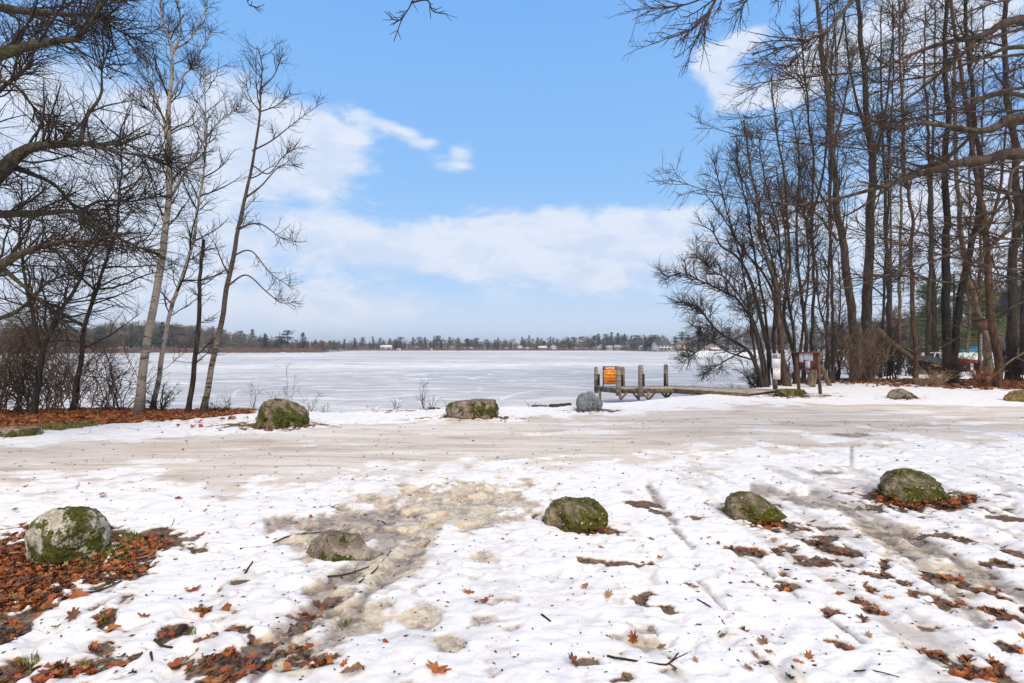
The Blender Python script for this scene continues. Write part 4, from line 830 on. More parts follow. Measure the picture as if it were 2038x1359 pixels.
for (px_, zz, ww, hh) in ((-.22, .43, .15, .34), (-.045, .47, .17, .27), (.12, .46, .17, .28), (.02, .17, .17, .28)):
    MB().box((px_, .004+.002*(px_ > 0), zb+zz-.0), (ww, .004, hh)).build('paper', MATS['sign_white'], nb)
MB().box((.14, -.002, zb+.50), (.07, .004, .02), M=Matrix.Rotation(R(-35), 3, 'Y')).build('printed_mark', MATS['ink'], nb)
for k in range(4): MB().box((.0, -.002, zb+.27-k*.05), (.12, .004, .008)).build('printed_line', MATS['ink_grey'], nb)

# ------------------------------------------------------------------ far shore
simple('needles_far', (.105, .11, .055), (.045, .05, .028), .9, (.5, .5, .5), 0)
simple('needles_far_dark', (.05, .065, .045), (.02, .028, .02), .9, (.5, .5, .5), 0)
simple('twigs_far', (.21, .155, .115), (.11, .08, .06), .9, (.3, .3, .3), 0, coord='geo')
simple('twigs_far_rust', (.33, .19, .12), (.2, .11, .07), .9, (.3, .3, .3), 0)
simple('needles_haze', (.10, .11, .07), (.05, .06, .04), .9, (.2, .2, .2), 0, coord='geo')
simple('reeds', (.20, .12, .085), (.10, .06, .045), .9, (.4, .4, 2), 0, coord='geo')
def tri_cloud(cent, size, rg, el=1.0):  # small random triangles
    n = len(cent); a = rg.normal(size=(n, 3, 3))*size[:, None, None]; a[:, :, 2] *= el
    V = cent[:, None, :]+a; return V.reshape(-1, 3)
def pine_mesh(k, rg, kind):
    mb = MB(); H_ = 1.0
    mb.cyl((0, 0, -.03), (0, 0, .93), .018, .005, 5, 1)
    n = 520 if kind != 'white' else 640
    u = rg.uniform(0, 1, n)
    if kind == 'spruce': z = .08+.92*u; rad = .17*(1-u)**.8+.012; rad = rad*(.75+.35*np.sin(z*60))
    elif kind == 'column': z = .04+.96*u; rad = .075*np.sqrt(np.clip(1-u**2.2, 0, 1))+.01
    else:
        nc = 13; cz = np.sort(rg.uniform(.22, .97, nc)); ca = rg.uniform(0, 6.28, nc); cr_ = rg.uniform(.02, .22, nc)*(1.15-cz); which = rg.integers(0, nc, n)
        ctr = np.stack((np.cos(ca)*cr_, np.sin(ca)*cr_, cz), 1)[which]+rg.normal(size=(n, 3))*np.array([.062, .062, .022])
    if kind != 'white':
        a = rg.uniform(0, 6.28, n); rr = rad*rg.uniform(.35, 1, n)**.6*(1+.5*(fbm(a*1.2, z*7, oct=2, seed=k)-.5)*2)
        ctr = np.stack((np.cos(a)*rr, np.sin(a)*rr, z-rr*.25), 1)
    V = tri_cloud(ctr, rg.uniform(.016, .034, n), rg, .6); mb.arr(V, np.arange(len(V)), 3, 0)
    return mesh_np('pine', np.concatenate(mb.v), mb.f, mb.n, [MATS['needles_far_dark' if k % 2 else 'needles_far'], MATS['bark_dark']], mb.m, False)
rgf = np.random.default_rng(99)
PINES = {kd: [pine_mesh(k, rgf, kd) for k in range(4)] for kd in ('spruce', 'white', 'column')}
def bare_far(rg):                      # unit-height bare tree as arrays
    mb = MB(); mb.cyl((0, 0, -.03), (0, 0, .6), .014, .006, 4, 0); TK = 2.3
    A = np.zeros((1, 10, 3)); A[0, :, 2] = np.linspace(0, .95, 10); A[0, :, :2] += np.cumsum(rg.normal(size=(10, 2))*.008, 0); Ar = np.linspace(.014, .003, 10)[None]
    B, r = sprout(A, Ar, 26, rg, .42, (25, 60), .10, .12, 5, .2, 1, .55, .01, .0022); tubes(mb, B, r*1.5, 3)
    B2, r2 = sprout(B, r, 8, rg, .18, (25, 60), .06, .15, 3, .2, 1, .3, .008, .0018); tubes(mb, B2, r2*TK, 3)
    return mb
BF = [bare_far(rgf) for _ in range(5)]
BFM = [mesh_np('bare', np.concatenate(b_.v), b_.f, b_.n, MATS['twigs_far'], None, False) for b_ in BF]
BFR = [mesh_np('bare', np.concatenate(b_.v), b_.f, b_.n, MATS['twigs_far_rust'], None, False) for b_ in BF[:2]]
def far_edge(px): return float(np.interp((px-CX)/F, FU, FY))
def prof(px): return np.interp(px, [-400, 0, 150, 230, 300, 350, 420, 470, 520, 600, 625, 650, 760, 900, 1000, 1150, 1180, 1230, 1300, 1350, 1400, 1500, 1700, 2100], [645, 650, 654, 646, 640, 648, 652, 664, 672, 680, 682, 681, 678, 676, 678, 674, 670, 668, 670, 670, 655, 645, 640, 630])
def merge_far(name, lst, mat):         # many far crowns merged: the wood reads as one mass
    Vs, Fs, c = [], [], 0; Nn = []
    for (x, y, z, h, wd, rot, k) in lst:
        b_ = BF[k]; V = np.concatenate(b_.v); cs, sn = math.cos(rot), math.sin(rot)
        V = np.stack(((V[:, 0]*cs-V[:, 1]*sn)*h*wd, (V[:, 0]*sn+V[:, 1]*cs)*h*wd, V[:, 2]*h), 1)+np.array([x, y, z])
        Vs.append(V); Fs.append(np.array(b_.f)+c); Nn += b_.n; c += len(V)
    return link(name, mesh_np(name, np.concatenate(Vs), np.concatenate(Fs), Nn, mat, None, False))
lst = []
for k in range(620):
    px_ = rgf.uniform(-420, 2300); 
    d_ = far_edge(px_)+rgf.uniform(4, 60)
    if 1290 < px_ < 1380 and d_ < 258: continue
    x = (px_-CX)/F*d_; z = float(ground_z(x, d_)); top = H+(HY-prof(px_)-rgf.uniform(-4, 12))/F*d_
    h = max(3.5, (top-z)*rgf.uniform(.75, 1.0)); lst.append((x, d_, z, h, rgf.uniform(.8, 1.3), rgf.uniform(0, 6.28), int(rgf.integers(5))))
tag(merge_far('far_woods', lst, MATS['twigs_far']), 'grey-brown leafless woods along the far shore', kind='stuff')
# crowns massed behind the single conifers
nC = 1300; pc = rgf.uniform(-420, 1330, nC); dc_ = np.array([far_edge(q) for q in pc])+rgf.uniform(6, 55, nC); dc_ = np.where((pc > 1290) & (pc < 1380) & (dc_ < 258), dc_+38, dc_); Xc = (pc-CX)/F*dc_; Zc = ground_z(Xc, dc_); Ht = np.maximum(2.5, (H+(HY-prof(pc)-rgf.uniform(-4, 9, nC))/F*dc_)-Zc)
for nm_, mt, lb_, sel in (('far_woods', 'twigs_far', 'grey-brown crowns massed along the far shore', np.arange(nC) % 2 == 0), ('far_evergreens', 'needles_haze', 'dull green pine crowns massed along the far shore', np.arange(nC) % 2 == 1)):
    ns_ = 130; X1, Y1, Z1, H1 = (np.repeat(q[sel], ns_) for q in (Xc, dc_, Zc, Ht)); m1 = len(X1); u = rgf.uniform(.12, 1, m1); a = rgf.uniform(0, 6.28, m1); rr = H1*.26*np.sqrt(np.clip(1-(u*1.05-.35)**2*1.9, .02, 1))*np.sqrt(rgf.uniform(0, 1, m1))
    cc = np.stack((X1+np.cos(a)*rr, Y1+np.sin(a)*rr, Z1+u*H1), 1); V = tri_cloud(cc, rgf.uniform(.10, .26, m1), rgf, 1.0)
    tag(link(nm_, mesh_np(nm_, V, np.arange(len(V)), 3, MATS[mt], None, False)), lb_, kind='stuff')
# reeds and brush strip at the far waterline
pxs = rgf.uniform(-300, 1262, 9000); ds = np.array([far_edge(p_) for p_ in pxs])+rgf.uniform(.5, 7, 9000)
ok = (pxs > 690) | (pxs < 640); pxs, ds = pxs[ok], ds[ok]; X_ = (pxs-CX)/F*ds; Zg = ground_z(X_, ds); hh = rgf.uniform(.5, 1.9, len(X_))*np.where(pxs < 640, 1.0, .9)
V = np.stack((np.stack((X_-.2, ds, Zg-.2), 1), np.stack((X_+.2, ds+.1, Zg-.2), 1), np.stack((X_+rgf.normal(size=len(X_))*.35, ds, Zg+hh), 1)), 1)
tag(link('shore_brush', mesh_np('shore_brush', V, np.arange(len(V)*3), 3, MATS['reeds'], None, False)), 'reddish brown brush along the far waterline', kind='stuff')
CON = []   # conifers one can tell apart: px, top py, kind
for px_, tp in ((262, 646), (300, 633), (322, 640), (345, 648), (366, 652), (390, 655), (478, 657), (502, 655), (528, 663), (556, 656), (572, 655), (603, 661), (628, 675), (640, 678), (664, 673), (686, 674), (706, 672), (722, 670), (742, 669), (757, 671), (776, 673), (795, 669), (822, 670), (836, 669), (846, 671), (864, 671), (871, 666), (895, 670), (912, 672), (930, 673), (949, 671), (970, 674), (985, 676), (1006, 674), (1039, 670), (1053, 667), (1070, 671), (1082, 671), (1095, 669), (1120, 671), (1142, 669), (1158, 669), (1183, 666), (1192, 664), (1208, 663), (1217, 661), (1230, 662), (1243, 664), (1256, 668), (1268, 666), (1284, 669), (1303, 665), (1344, 668), (1358, 658), (1370, 665), (1392, 650), (1402, 660), (1450, 650), (1500, 642), (1560, 640), (1620, 630), (1660, 640), (200, 650), (160, 648), (110, 640), (60, 645), (20, 642)):
    CON.append((px_, tp, 'white' if rgf.uniform() < .55 else 'spruce'))
CON += [(991, 671, 'column'), (911, 671, 'column')] 
for k in range(46): px_ = rgf.uniform(650, 1300); CON.append((px_, prof(px_)+rgf.uniform(-1, 8), ('white', 'spruce', 'spruce')[k % 3]))
for k in range(16): px_ = rgf.uniform(0, 620); CON.append((px_, prof(px_)+rgf.uniform(-2, 10), 'white'))
for k, (px_, tp, kd) in enumerate(CON):
    d_ = far_edge(px_)+rgf.uniform(3, 26)+(22 if 1298 < px_ < 1372 else 0); x = (px_-CX)/F*d_; z = float(ground_z(x, d_)); h = H+(HY-tp)/F*d_-z
    o = link({'white': 'pine_tree', 'spruce': 'spruce_tree', 'column': 'cedar_tree'}[kd], PINES[kd][int(rgf.integers(4))], None, (x, d_, z-.1))
    s_ = (1.0 if kd == 'column' else 1.0)*rgf.uniform(1.2, 1.9); o.scale = (h*s_, h*s_, h); o.rotation_euler = (0, 0, rgf.uniform(0, 6.28))
    tag(o, {'white': 'far shore pine with an irregular clumped crown', 'spruce': 'far shore conifer with a dark pointed crown', 'column': 'narrow columnar dark evergreen on the far shore'}[kd], 'tree', {'white': 'clumped pines along the far shore', 'spruce': 'pointed conifers along the far shore', 'column': 'columnar evergreens on the far shore'}[kd])
for k, (px_, tp, lb_) in enumerate(((1120, 684, 'rounded rust-brown tree beside the white far cottage'), (1162, 685, 'small rust-brown tree right of the rounded rust one'), (644, 678, 'reddish bush at the tip of the left point'))):
    d_ = far_edge(px_)+1.5; x = (px_-CX)/F*d_; z = float(ground_z(x, d_)); h = (H+(HY-tp)/F*d_-z)
    o = link('rust_tree', BFR[k % 2], None, (x, d_, z-h*.3)); o.scale = (h*1.9, h*1.9, h*1.3); tag(o, lb_, 'tree')
# cottages
for n_, c_ in (('wall_white', (.62, .62, .62)), ('wall_tan', (.66, .54, .42)), ('wall_grey', (.42, .47, .47)), ('wall_brown', (.22, .15, .11)), ('wall_red', (.32, .06, .05)), ('roof_dark', (.09, .075, .08)), ('roof_brown', (.24, .17, .15)), ('roof_snow', (.80, .80, .82)), ('glass_dark', (.04, .05, .06)), ('trim_white', (.78, .78, .78))): simple(n_, c_, tuple(q*.85 for q in c_), .7, (1, 1, 1), 0)
def house(label, px, w_px, base, eave, ridge, d, wall, roof, wins, floors=1, deep=6, side=False, cat='house', name='house'):
    x = (px-CX)/F*d; wd = w_px/F*d; zb = H-(base-HY)/F*d; ze = H-(eave-HY)/F*d; zr = H-(ridge-HY)/F*d
    o = thing(name, label, cat, (x, d, zb), 0); hgt = ze-zb; hr = zr-ze
    m_ = MB(); m_.box((0, deep/2, hgt/2-.3), (wd, deep, hgt+.6))
    if side: m_.raw([(-wd/2, .01, hgt), (wd/2, .01, hgt), (0, .01, ze-zb+hr-.08), (-wd/2, deep-.01, hgt), (wd/2, deep-.01, hgt), (0, deep-.01, hgt+hr-.08)], [(0, 1, 2), (5, 4, 3)])
    m_.build('wall', MATS[wall], o)
    r = MB(); e = .35
    if side: V = [(-wd/2-e, -e, hgt-.15), (0, -e, hgt+hr), (wd/2+e, -e, hgt-.15), (-wd/2-e, deep+e, hgt-.15), (0, deep+e, hgt+hr), (wd/2+e, deep+e, hgt-.15)]; Fs = [(0, 1, 4, 3), (1, 2, 5, 4)]
    else: V = [(-wd/2-e, -e, hgt-.15), (-wd/2-e, deep/2, hgt+hr), (-wd/2-e, deep+e, hgt-.15), (wd/2+e, -e, hgt-.15), (wd/2+e, deep/2, hgt+hr), (wd/2+e, deep+e, hgt-.15)]; Fs = [(0, 3, 4, 1), (1, 4, 5, 2)]
    V2 = [(a, b, c+.18) for a, b, c in V]; k = len(V)
    r.raw(V+V2, Fs+[tuple(i+k for i in f)[::-1] for f in Fs]+[(0, 1, 1+k, k), (1, 2, 2+k, 1+k), (4, 3, 3+k, 4+k), (5, 4, 4+k, 5+k), (0, k, 3+k, 3), (2, 5, 5+k, 2+k)]); r.build('roof', MATS[roof], o)
    if not side: MB().raw([(-wd/2, .01, hgt-.1), (-wd/2, deep/2, hgt+hr-.05), (-wd/2, deep-.01, hgt-.1), (wd/2, .01, hgt-.1), (wd/2, deep/2, hgt+hr-.05), (wd/2, deep-.01, hgt-.1)], [(0, 1, 2), (5, 4, 3)]).build('gable', MATS[wall], o)
    for f in range(floors):
        for q in range(wins):
            wx = wd*((q+.5)/wins-.5); wz = hgt*(f+.55)/floors; ww, wh = min(.9, wd/wins*.5), min(1.1, hgt/floors*.42)
            fo = MB().box((wx, -.03, wz), (ww+.16, .06, wh+.16)).build('window', MATS['trim_white'], o); MB().box((wx, -.065, wz), (ww, .02, wh)).build('pane', MATS['glass_dark'], fo)
    return o
hb = house('two-storey white lake house with dark roof on the far right shore', 1322, 28, 698, 686, 678.5, 229, 'wall_white', 'roof_dark', 4, 2, 9)
MB().box((-.2, -1.0, 1.35), (6.2, 1.9, .12)).build('balcony', MATS['trim_white'], hb)
for k in range(4): MB().box((-2.9+k*1.8, -1.85, .5), (.12, .12, 1.8)).build('balcony_post', MATS['trim_white'], hb)
house('tall narrow tan house right of the white lake house', 1358.5, 14, 697, 684.5, 679.5, 229, 'wall_tan', 'roof_brown', 1, 2, 5)
house('white three-level far cottage beside the rounded rust tree', 1102, 12, 697, 690, 687, 304, 'wall_white', 'wall_grey', 2, 2, 5, True)
house('white gabled far cottage with a steep roof', 1197, 13, 696, 691, 685, 304, 'wall_tan', 'roof_snow', 2, 1, 5, True); house('low white cottage right of the steep gabled one', 1213, 12, 696, 691, 688, 303, 'wall_white', 'wall_grey', 2, 1, 5)
house('beige far cottage left of the blue-grey one', 1231, 13, 696, 690, 687, 303, 'wall_tan', 'wall_grey', 3, 1, 5); house('blue-grey far cottage near the lone tall spruce', 1247, 12, 695.5, 688.5, 686, 303, 'wall_grey', 'wall_grey', 2, 1, 5)
house('brown far cottage with white trim left of the three-level one', 1080, 15, 696, 691.5, 689, 303, 'wall_brown', 'roof_snow', 3, 1, 5); house('small white shed between conifers left of the lake house', 1276, 6, 694, 690, 688, 262, 'wall_white', 'roof_snow', 1, 1, 3)
for px_, w_, e_, r_, lb_ in ((768, 22, 690, 687, 'long white far cottage, leftmost of the snow-roofed ones'), (796, 9, 690, 688, 'small white far cottage behind a leaning birch'), (826, 12, 690.5, 688.5, 'tan far cottage in the gap between tall conifers'), 
        (883, 8, 689.5, 687, 'small pale far cottage half hidden by trunks'), (899, 9, 689, 687.5, 'pale flat-roofed far cottage on the rise'), (932, 15, 692, 690.5, 'long low white far cottage near the dark sled'),  (983, 9, 692.5, 690.5, 'white far cottage touching the columnar evergreen'),
        (1007, 11, 692, 689.5, 'low white far cottage right of the columnar evergreen'), (1035, 12, 690, 686.5, 'pale far cottage with a raised gable'), (1050, 9, 692.5, 691, 'low snow-roofed far cottage right of the raised gable')):
    house(lb_, px_, w_, 697, e_, r_, far_edge(px_)+(5, 16, 9)[int(px_) % 3], 'wall_tan' if 'tan' in lb_ else 'wall_grey' if 'grey' in lb_ else 'wall_white', ('roof_snow', 'roof_brown')[int(px_) % 2] if 'snow' not in lb_ else 'roof_snow', 2, 1, 5, 'gable' in lb_ or int(px_) % 5 == 2)
house('small red shed behind the bending tree on the right shore', 1424, 14, 698, 694.5, 692, 224, 'wall_red', 'roof_snow', 2, 1, 4, name='shed', cat='shed')
def shanty(label, px, w_px, h_px, base, d): 
    x, y, z = P(px, base, d); o = thing('ice_shanty', label, 'ice shanty', (x, y, ICE)); a = w_px/F*d; h = h_px/F*d
    m_ = MB().box((0, 0, h*.45), (a, a, h*.9)); m_.raw([(-a/2-.1, -a/2-.1, h*.9), (a/2+.1, -a/2-.1, h*.9), (a/2+.1, a/2+.1, h*.9), (-a/2-.1, a/2+.1, h*.9), (0, -a/2-.1, h*1.1), (0, a/2+.1, h*1.1)], [(0, 1, 4), (2, 3, 5), (1, 2, 5, 4), (3, 0, 4, 5)]); m_.build('hut', MATS['wall_white'], o)
    MB().box((0, -a/2-.02, h*.4), (a*.3, .03, h*.65)).build('door', MATS['glass_dark'], o)
shanty('white fishing hut on the ice below the small birch cottage', 794, 7, 4.5, 697.8, 288); shanty('small white fishing hut standing alone on the ice at centre', 858.5, 4, 4.5, 698, 284)
x, y, z = P(912, 699, 262); sm = thing('snow_sled', 'dark snow machine parked on the far ice', 'snowmobile', (x, y, ICE))
MB().raw([(-.9, -.3, .25), (.95, -.25, .25), (.95, .25, .25), (-.9, .3, .25), (-.85, -.3, .65), (.1, -.25, .6), (.5, -.2, .95), (.9, -.15, .5), (-.85, .3, .65), (.1, .25, .6), (.5, .2, .95), (.9, .15, .5)],
         [(0, 1, 7, 6, 5, 4), (3, 8, 9, 10, 11, 2), (4, 5, 9, 8), (5, 6, 10, 9), (6, 7, 11, 10), (7, 1, 2, 11), (0, 4, 8, 3)]).build('body', MATS['ink'], sm)
for s_ in (-1, 1): MB().box((.6, s_*.4, .06), (1.1, .12, .06)).build('ski', MATS['ink'], sm)
x, y, z = P(1380, 697, 226); 
bm = bmesh.new(); bmesh.ops.create_icosphere(bm, subdivisions=3, radius=1); V = np.array([v.co[:] for v in bm.verts]); Fc = np.array([[v.index for v in f.verts] for f in bm.faces]).ravel(); bm.free()
V = V*(1+.3*(fbm(V[:, 0]*2, V[:, 1]*2, V[:, 2]*2, seed=2)-.5))[:, None]*np.array([1.9, 1.5, 1.3])
tag(link('snow_mound', mesh_np('snow_mound', V, Fc, 3, MATS['roof_snow']), None, (x, y, 0)), 'white snow-covered mound right of the tan house', 'snow mound')
for k, (px_, dd, lb_) in enumerate(((1285, 224, 'dark dock stored on the ice left of the lake house'), (1298, 224, 'second stored dock section closer to the lake house'))):
    x = (px_-CX)/F*dd; m_ = MB().box((0, 0, .55), (3.2, 1.2, .15))
    for a in (-1.4, 0, 1.4): m_.box((a, -.5, .2), (.12, .12, .7))
    tag(m_.build('stored_dock', MATS['wood_dark']), lb_, 'dock').location = (x, dd, ICE)

# ------------------------------------------------------------------ behind the right wood
simple('needles_near', (.17, .27, .05), (.06, .11, .02), .8, (3, 3, 3), 0)
simple('needles_deep', (.05, .085, .04), (.018, .03, .016), .8, (3, 3, 3), 0)
def pine(label, px, d, top, low, width, mat, seed, n=9000, trunkw=.16):
    rg = np.random.default_rng(seed); x = (px-CX)/F*d; z0 = float(ground_z(x, d)); zt = H+(HY-top)/F*d-z0; zl = H+(HY-low)/F*d-z0
    o = thing('evergreen_tree', label, 'tree', (x, d, z0))
    A = np.zeros((1, 14, 3)); A[0, :, 2] = np.linspace(-.1, zt, 14); A[0, :, :2] += np.cumsum(rg.normal(size=(14, 2))*.03, 0); Ar = np.linspace(trunkw, .03, 14)[None]
    tm = MB(); tubes(tm, A, Ar, 8)
    nb_ = 70; u = np.sort(rg.uniform(0, 1, nb_)); zz = zl+(zt-zl)*u; a = rg.uniform(0, 6.28, nb_); Lb = width*(1-u*.8)*rg.uniform(.6, 1.1, nb_)
    q = np.linspace(0, 1, 6)[None, :]
    B = np.stack((np.cos(a)[:, None]*Lb[:, None]*q, np.sin(a)[:, None]*Lb[:, None]*q, zz[:, None]+Lb[:, None]*(-.12*q+.10*q*q)), -1); Br = .03*(1-q)+.006+0*zz[:, None]
    tubes(tm, B, Br, 4); tm.build('trunk', MATS['bark_brown'], o, True)
    S_, _ = sprout(B, Br+.0, 9, rg, width*.42, (30, 70), .02, .1, 4, .15, 1, .3)
    k = rg.integers(0, len(S_), n); v = rg.uniform(0, 2.999, n); i = v.astype(int); f = (v-i)[:, None]
    c = S_[k, i]*(1-f)+S_[k, i+1]*f+rg.normal(size=(n, 3))*np.array([.05, .05, .03])
    V = tri_cloud(c, rg.uniform(.03, .075, n), rg, .45); m2 = MB(); m2.arr(V, np.arange(len(V)), 3, 0); m2.build('crown', MATS[mat], o)
pine('bright green young pine seen between the black V trunks', 1900, 36, 540, 700, 2.2, 'needles_near', 1)
pine('green pine with drooping boughs left of the black V', 1848, 38, 560, 700, 2.4, 'needles_near', 2)
pine('small green pine right of the black V', 1955, 39, 570, 690, 2.0, 'needles_near', 3)
pine('dark green spruce behind the right edge trunks', 2020, 50, 430, 670, 2.6, 'needles_deep', 4, 12000)
pine('tall sparse pine with brownish boughs right of the close pair', 1772, 52, 300, 640, 3.6, 'needles_deep', 5, 6000, .2)
pine('far deep green pine behind the slim reddish trunk', 1815, 70, 480, 660, 4.0, 'needles_deep', 6, 9000, .2)
# bare trees of the wood behind, copies of five builds
kk = 0
for k in range(30):
    px_ = rgf.uniform(1750, 2330); d_ = rgf.uniform(50, 125); x = (px_-CX)/F*d_; z = float(ground_z(x, d_)); h = rgf.uniform(8, 14)*(.7 if px_ < 1780 else 1)
    o = link('bare_tree', BFM[k % 5], None, (x, d_, z)); o.scale = (h*1.1, h*1.1, h); o.rotation_euler = (0, 0, rgf.uniform(0, 6.28))
    tag(o, 'leafless grey-brown tree standing in the wood behind the boats', 'tree', 'bare trees behind the boats')
lst = []
for k in range(150):
    px_ = rgf.uniform(1690, 2500); d_ = rgf.uniform(70, 190); x = (px_-CX)/F*d_; lst.append((x, d_, float(ground_z(x, d_))-.3, rgf.uniform(5, 9), rgf.uniform(1, 1.5), rgf.uniform(0, 6.28), int(rgf.integers(5))))
tag(merge_far('wood_edge', lst, MATS['twigs_far']), 'brown leafless wood on the rise behind the boats', kind='stuff')
def boat(label, px, d, L, zc, hull_mat, top_mat, seed, hh=.42):
    x = (px-CX)/F*d; o = thing('boat', label, 'boat', (x, d, float(ground_z(x, d))), R(4)); n = 15
    st = []
    for i in range(n):
        u = i/(n-1)*2-1; w_ = .72*(1-abs(u)**2.6)**.8*(1 if u > 0 else .95)+.02; rise = .16*u*u
        st.append([(u*L/2, -w_, zc+hh+rise), (u*L/2, -w_*.86, zc+.14+rise), (u*L/2, 0, zc+rise*1.2), (u*L/2, w_*.86, zc+.14+rise), (u*L/2, w_, zc+hh+rise)])
    V = [p_ for s_ in st for p_ in s_]
    MB().raw(V, [(i*5+j, i*5+j+1, (i+1)*5+j+1, (i+1)*5+j) for i in range(n-1) for j in range(4)]+[(0, 1, 2, 3, 4), (n*5-1, n*5-2, n*5-3, n*5-4, n*5-5)]).build('hull', MATS[hull_mat], o, True)
    V = []
    for i in range(n):
        (a, b, c), (_, b2, _) = st[i][0], st[i][4]; u = i/(n-1)*2-1; V += [(a, b*1.03, c-.10), (a, b*1.03, c+.02), (a, 0, c+.38*(1-u*u)+.03), (a, b2*1.03, c+.02), (a, b2*1.03, c-.10)]
    MB().raw(V, [(i*5+j, (i+1)*5+j, (i+1)*5+j+1, i*5+j+1) for i in range(n-1) for j in range(4)]).build('cover', MATS[top_mat], o, True)
    for s_ in (-1, 1): MB().box((s_*L*.3, 0, zc/2), (.12, 1.2, zc+.1)).build('stand', MATS['wood_dark'], o)
for n_, c_ in (('hull_orange', (.65, .12, .02)), ('hull_white', (.74, .76, .8)), ('tarp_blue', (.03, .22, .5)), ('tarp_teal', (.03, .33, .38)), ('yellow_plastic', (.62, .36, .02)), ('tarp_dark', (.08, .09, .12))): simple(n_, c_, None, .5, (2, 2, 2), 0)
boat('orange-hulled boat under a white cover, stored behind the black V', 1932, 34, 3.2, .52, 'hull_orange', 'hull_white', 1, .36)
boat('white boat under a blue cover, stacked behind the orange one', 1933, 36, 2.9, 1.0, 'hull_white', 'tarp_blue', 2, .30)
boat('orange boat at the right edge behind the wide trunk', 2045, 34, 3.2, .50, 'hull_orange', 'hull_white', 3, .34); boat('blue covered boat at the right edge above the orange one', 2050, 36, 3.0, 1.05, 'tarp_blue', 'tarp_blue', 4, .36)
boat('yellow boat under a dark tarp left of the black V', 1843, 31, 2.0, .35, 'yellow_plastic', 'tarp_dark', 5, .36)
x, y, z = P(1853, 725, 34); af = thing('boat_hoist', 'white metal boat hoist frame standing over the yellow boat', 'boat hoist', (x, y, float(ground_z(x, y))))
for s_ in (-1, 1):
    for t_ in (-1, 1): MB().beam((s_*.55, t_*.5, 0), (s_*.12, t_*.5, 1.25), .05, .05).build('leg', MATS['trim_white'], af)
MB().beam((-.1, 0, 1.25), (.9, 0, 1.27), .08, .06).build('top_beam', MATS['trim_white'], af); MB().beam((-.5, 0, .35), (.55, 0, .35), .05, .05).build('cross_bar', MATS['trim_white'], af)
x, y, z = P(1952, 658, 28); nbx = thing('wooden_box', 'square brown wooden box raised on a post in the right wood', 'box', (x, y, 0))
zb_ = z; MB().box((0, 0, zb_+.3), (.55, .5, .58)).build('box', MATS['post_brown'], nbx); MB().box((0, 0, zb_+.62), (.68, .62, .05)).build('lid', MATS['wood_dark'], nbx); MB().cyl((0, 0, -.2), (0, 0, zb_+.02), .06, .06, 8).build('post', MATS['wood_grey'], nbx)
# raised house deck at the right edge
x, y, z = P(2135, 662, 43); dh = thing('house', 'brown house on the slope with a raised timber deck at the right edge', 'house', (x, y, 0))
MB().box((.6, 0, z+.08), (14.2, 3.4, .22)).build('deck', MATS['paint_brown'], dh)
for k in range(8): MB().box((-6.2+k*1.75, -1.55, z/2-.1), (.15, .15, z+.1)).build('deck_post', MATS['post_brown'], dh)
rl = MB(); rl.box((.6, -1.62, z+1.05), (14.2, .08, .09))
for k in range(76): rl.box((-6.4+k*.185, -1.62, z+.6), (.04, .04, .85))
rl.build('railing', MATS['post_brown'], dh)
wl = MB().box((6.0, 5.2, 2.6), (8, 7, 6.4)).build('wall', MATS['wall_brown'], dh)
for k in range(3):
    f_ = MB().box((3.5+k*2.3, 1.68, z+1.3), (1.3, .06, 1.2)).build('window', MATS['trim_white'], dh); MB().box((3.5+k*2.3, 1.64, z+1.3), (1.15, .03, 1.05)).build('pane', MATS['glass_dark'], f_)
MB().raw([(1.5, 1.2, 5.75), (10.5, 1.2, 5.75), (10.5, 5.2, 8), (1.5, 5.2, 8), (10.5, 9.2, 5.75), (1.5, 9.2, 5.75)], [(0, 1, 2, 3), (3, 2, 4, 5), (1, 4, 2), (0, 3, 5)]).build('roof', MATS['roof_dark'], dh)

# fallen wood
def log(name, label, pts, r0, r1, mat, cat, sides=8, knots=.15, K=20, wig=.02, twigs=0, seed=0):
    rg = np.random.default_rng(seed+500); c = catmull(pts, K); L = np.linalg.norm(np.diff(c, axis=0), axis=1).sum()
    c[1:-1] += (rg.normal(size=(K-2, 3))*L*wig*.25); A = c[None]; Ar = np.linspace(r0, r1, K)[None]
    o0 = Vector(c[0]); A = A-np.array(o0); mb = MB(); tubes(mb, A, Ar, sides, 0, knots)
    V = np.concatenate(mb.v); n = sides; mb.f.extend(list(range(n))[::-1]); mb.n.append(n); mb.m.append(0); mb.f.extend(range((K-1)*n, K*n)); mb.n.append(n); mb.m.append(0)
    if twigs: B, r = sprout(A, Ar, twigs, rg, L*.35, (30, 60), .0, .12, 6, .2, .95, .3, .012, r1*.6); tubes(mb, B, r, 4)
    o = mb.build(name, MATS[mat], None, True); o.location = o0; return tag(o, label, cat)
log('fallen_branch', 'thick broken branch slanting down right of the tangled bushes', [P(1745, 655, 26), P(1790, 695, 25.5), P(1835, 725, 25), P(1868, 760, 24.6)], .16, .10, 'bark_tan', 'branch', twigs=8)
log('fallen_log', 'long dark log lying along the wood edge behind the notice board', [P(1640, 759, 26.5), P(1700, 757, 26), P(1780, 760, 25.5), P(1840, 764, 24.5)], .13, .09, 'bark_black', 'log', seed=2)
log('fallen_log', 'second dark log between straw stems and russet weeds', [P(1840, 768, 23.5), P(1900, 764, 23), P(1990, 770, 22.4)], .13, .1, 'bark_black', 'log', seed=3)
log('fallen_branch', 'bare fallen bough reaching up from the right edge thicket', [P(1960, 762, 21), P(1985, 740, 20.8), P(2015, 715, 20.6), P(2060, 690, 20.5)], .05, .03, 'bark_tan', 'branch', twigs=6, seed=4)
log('tree_stump', 'pale broken stump leaning behind the notice board', [P(1612, 768, 21.4), P(1618, 748, 21.4), P(1626, 728, 21.4)], .2, .15, 'bark_tan', 'stump', 10, seed=5)
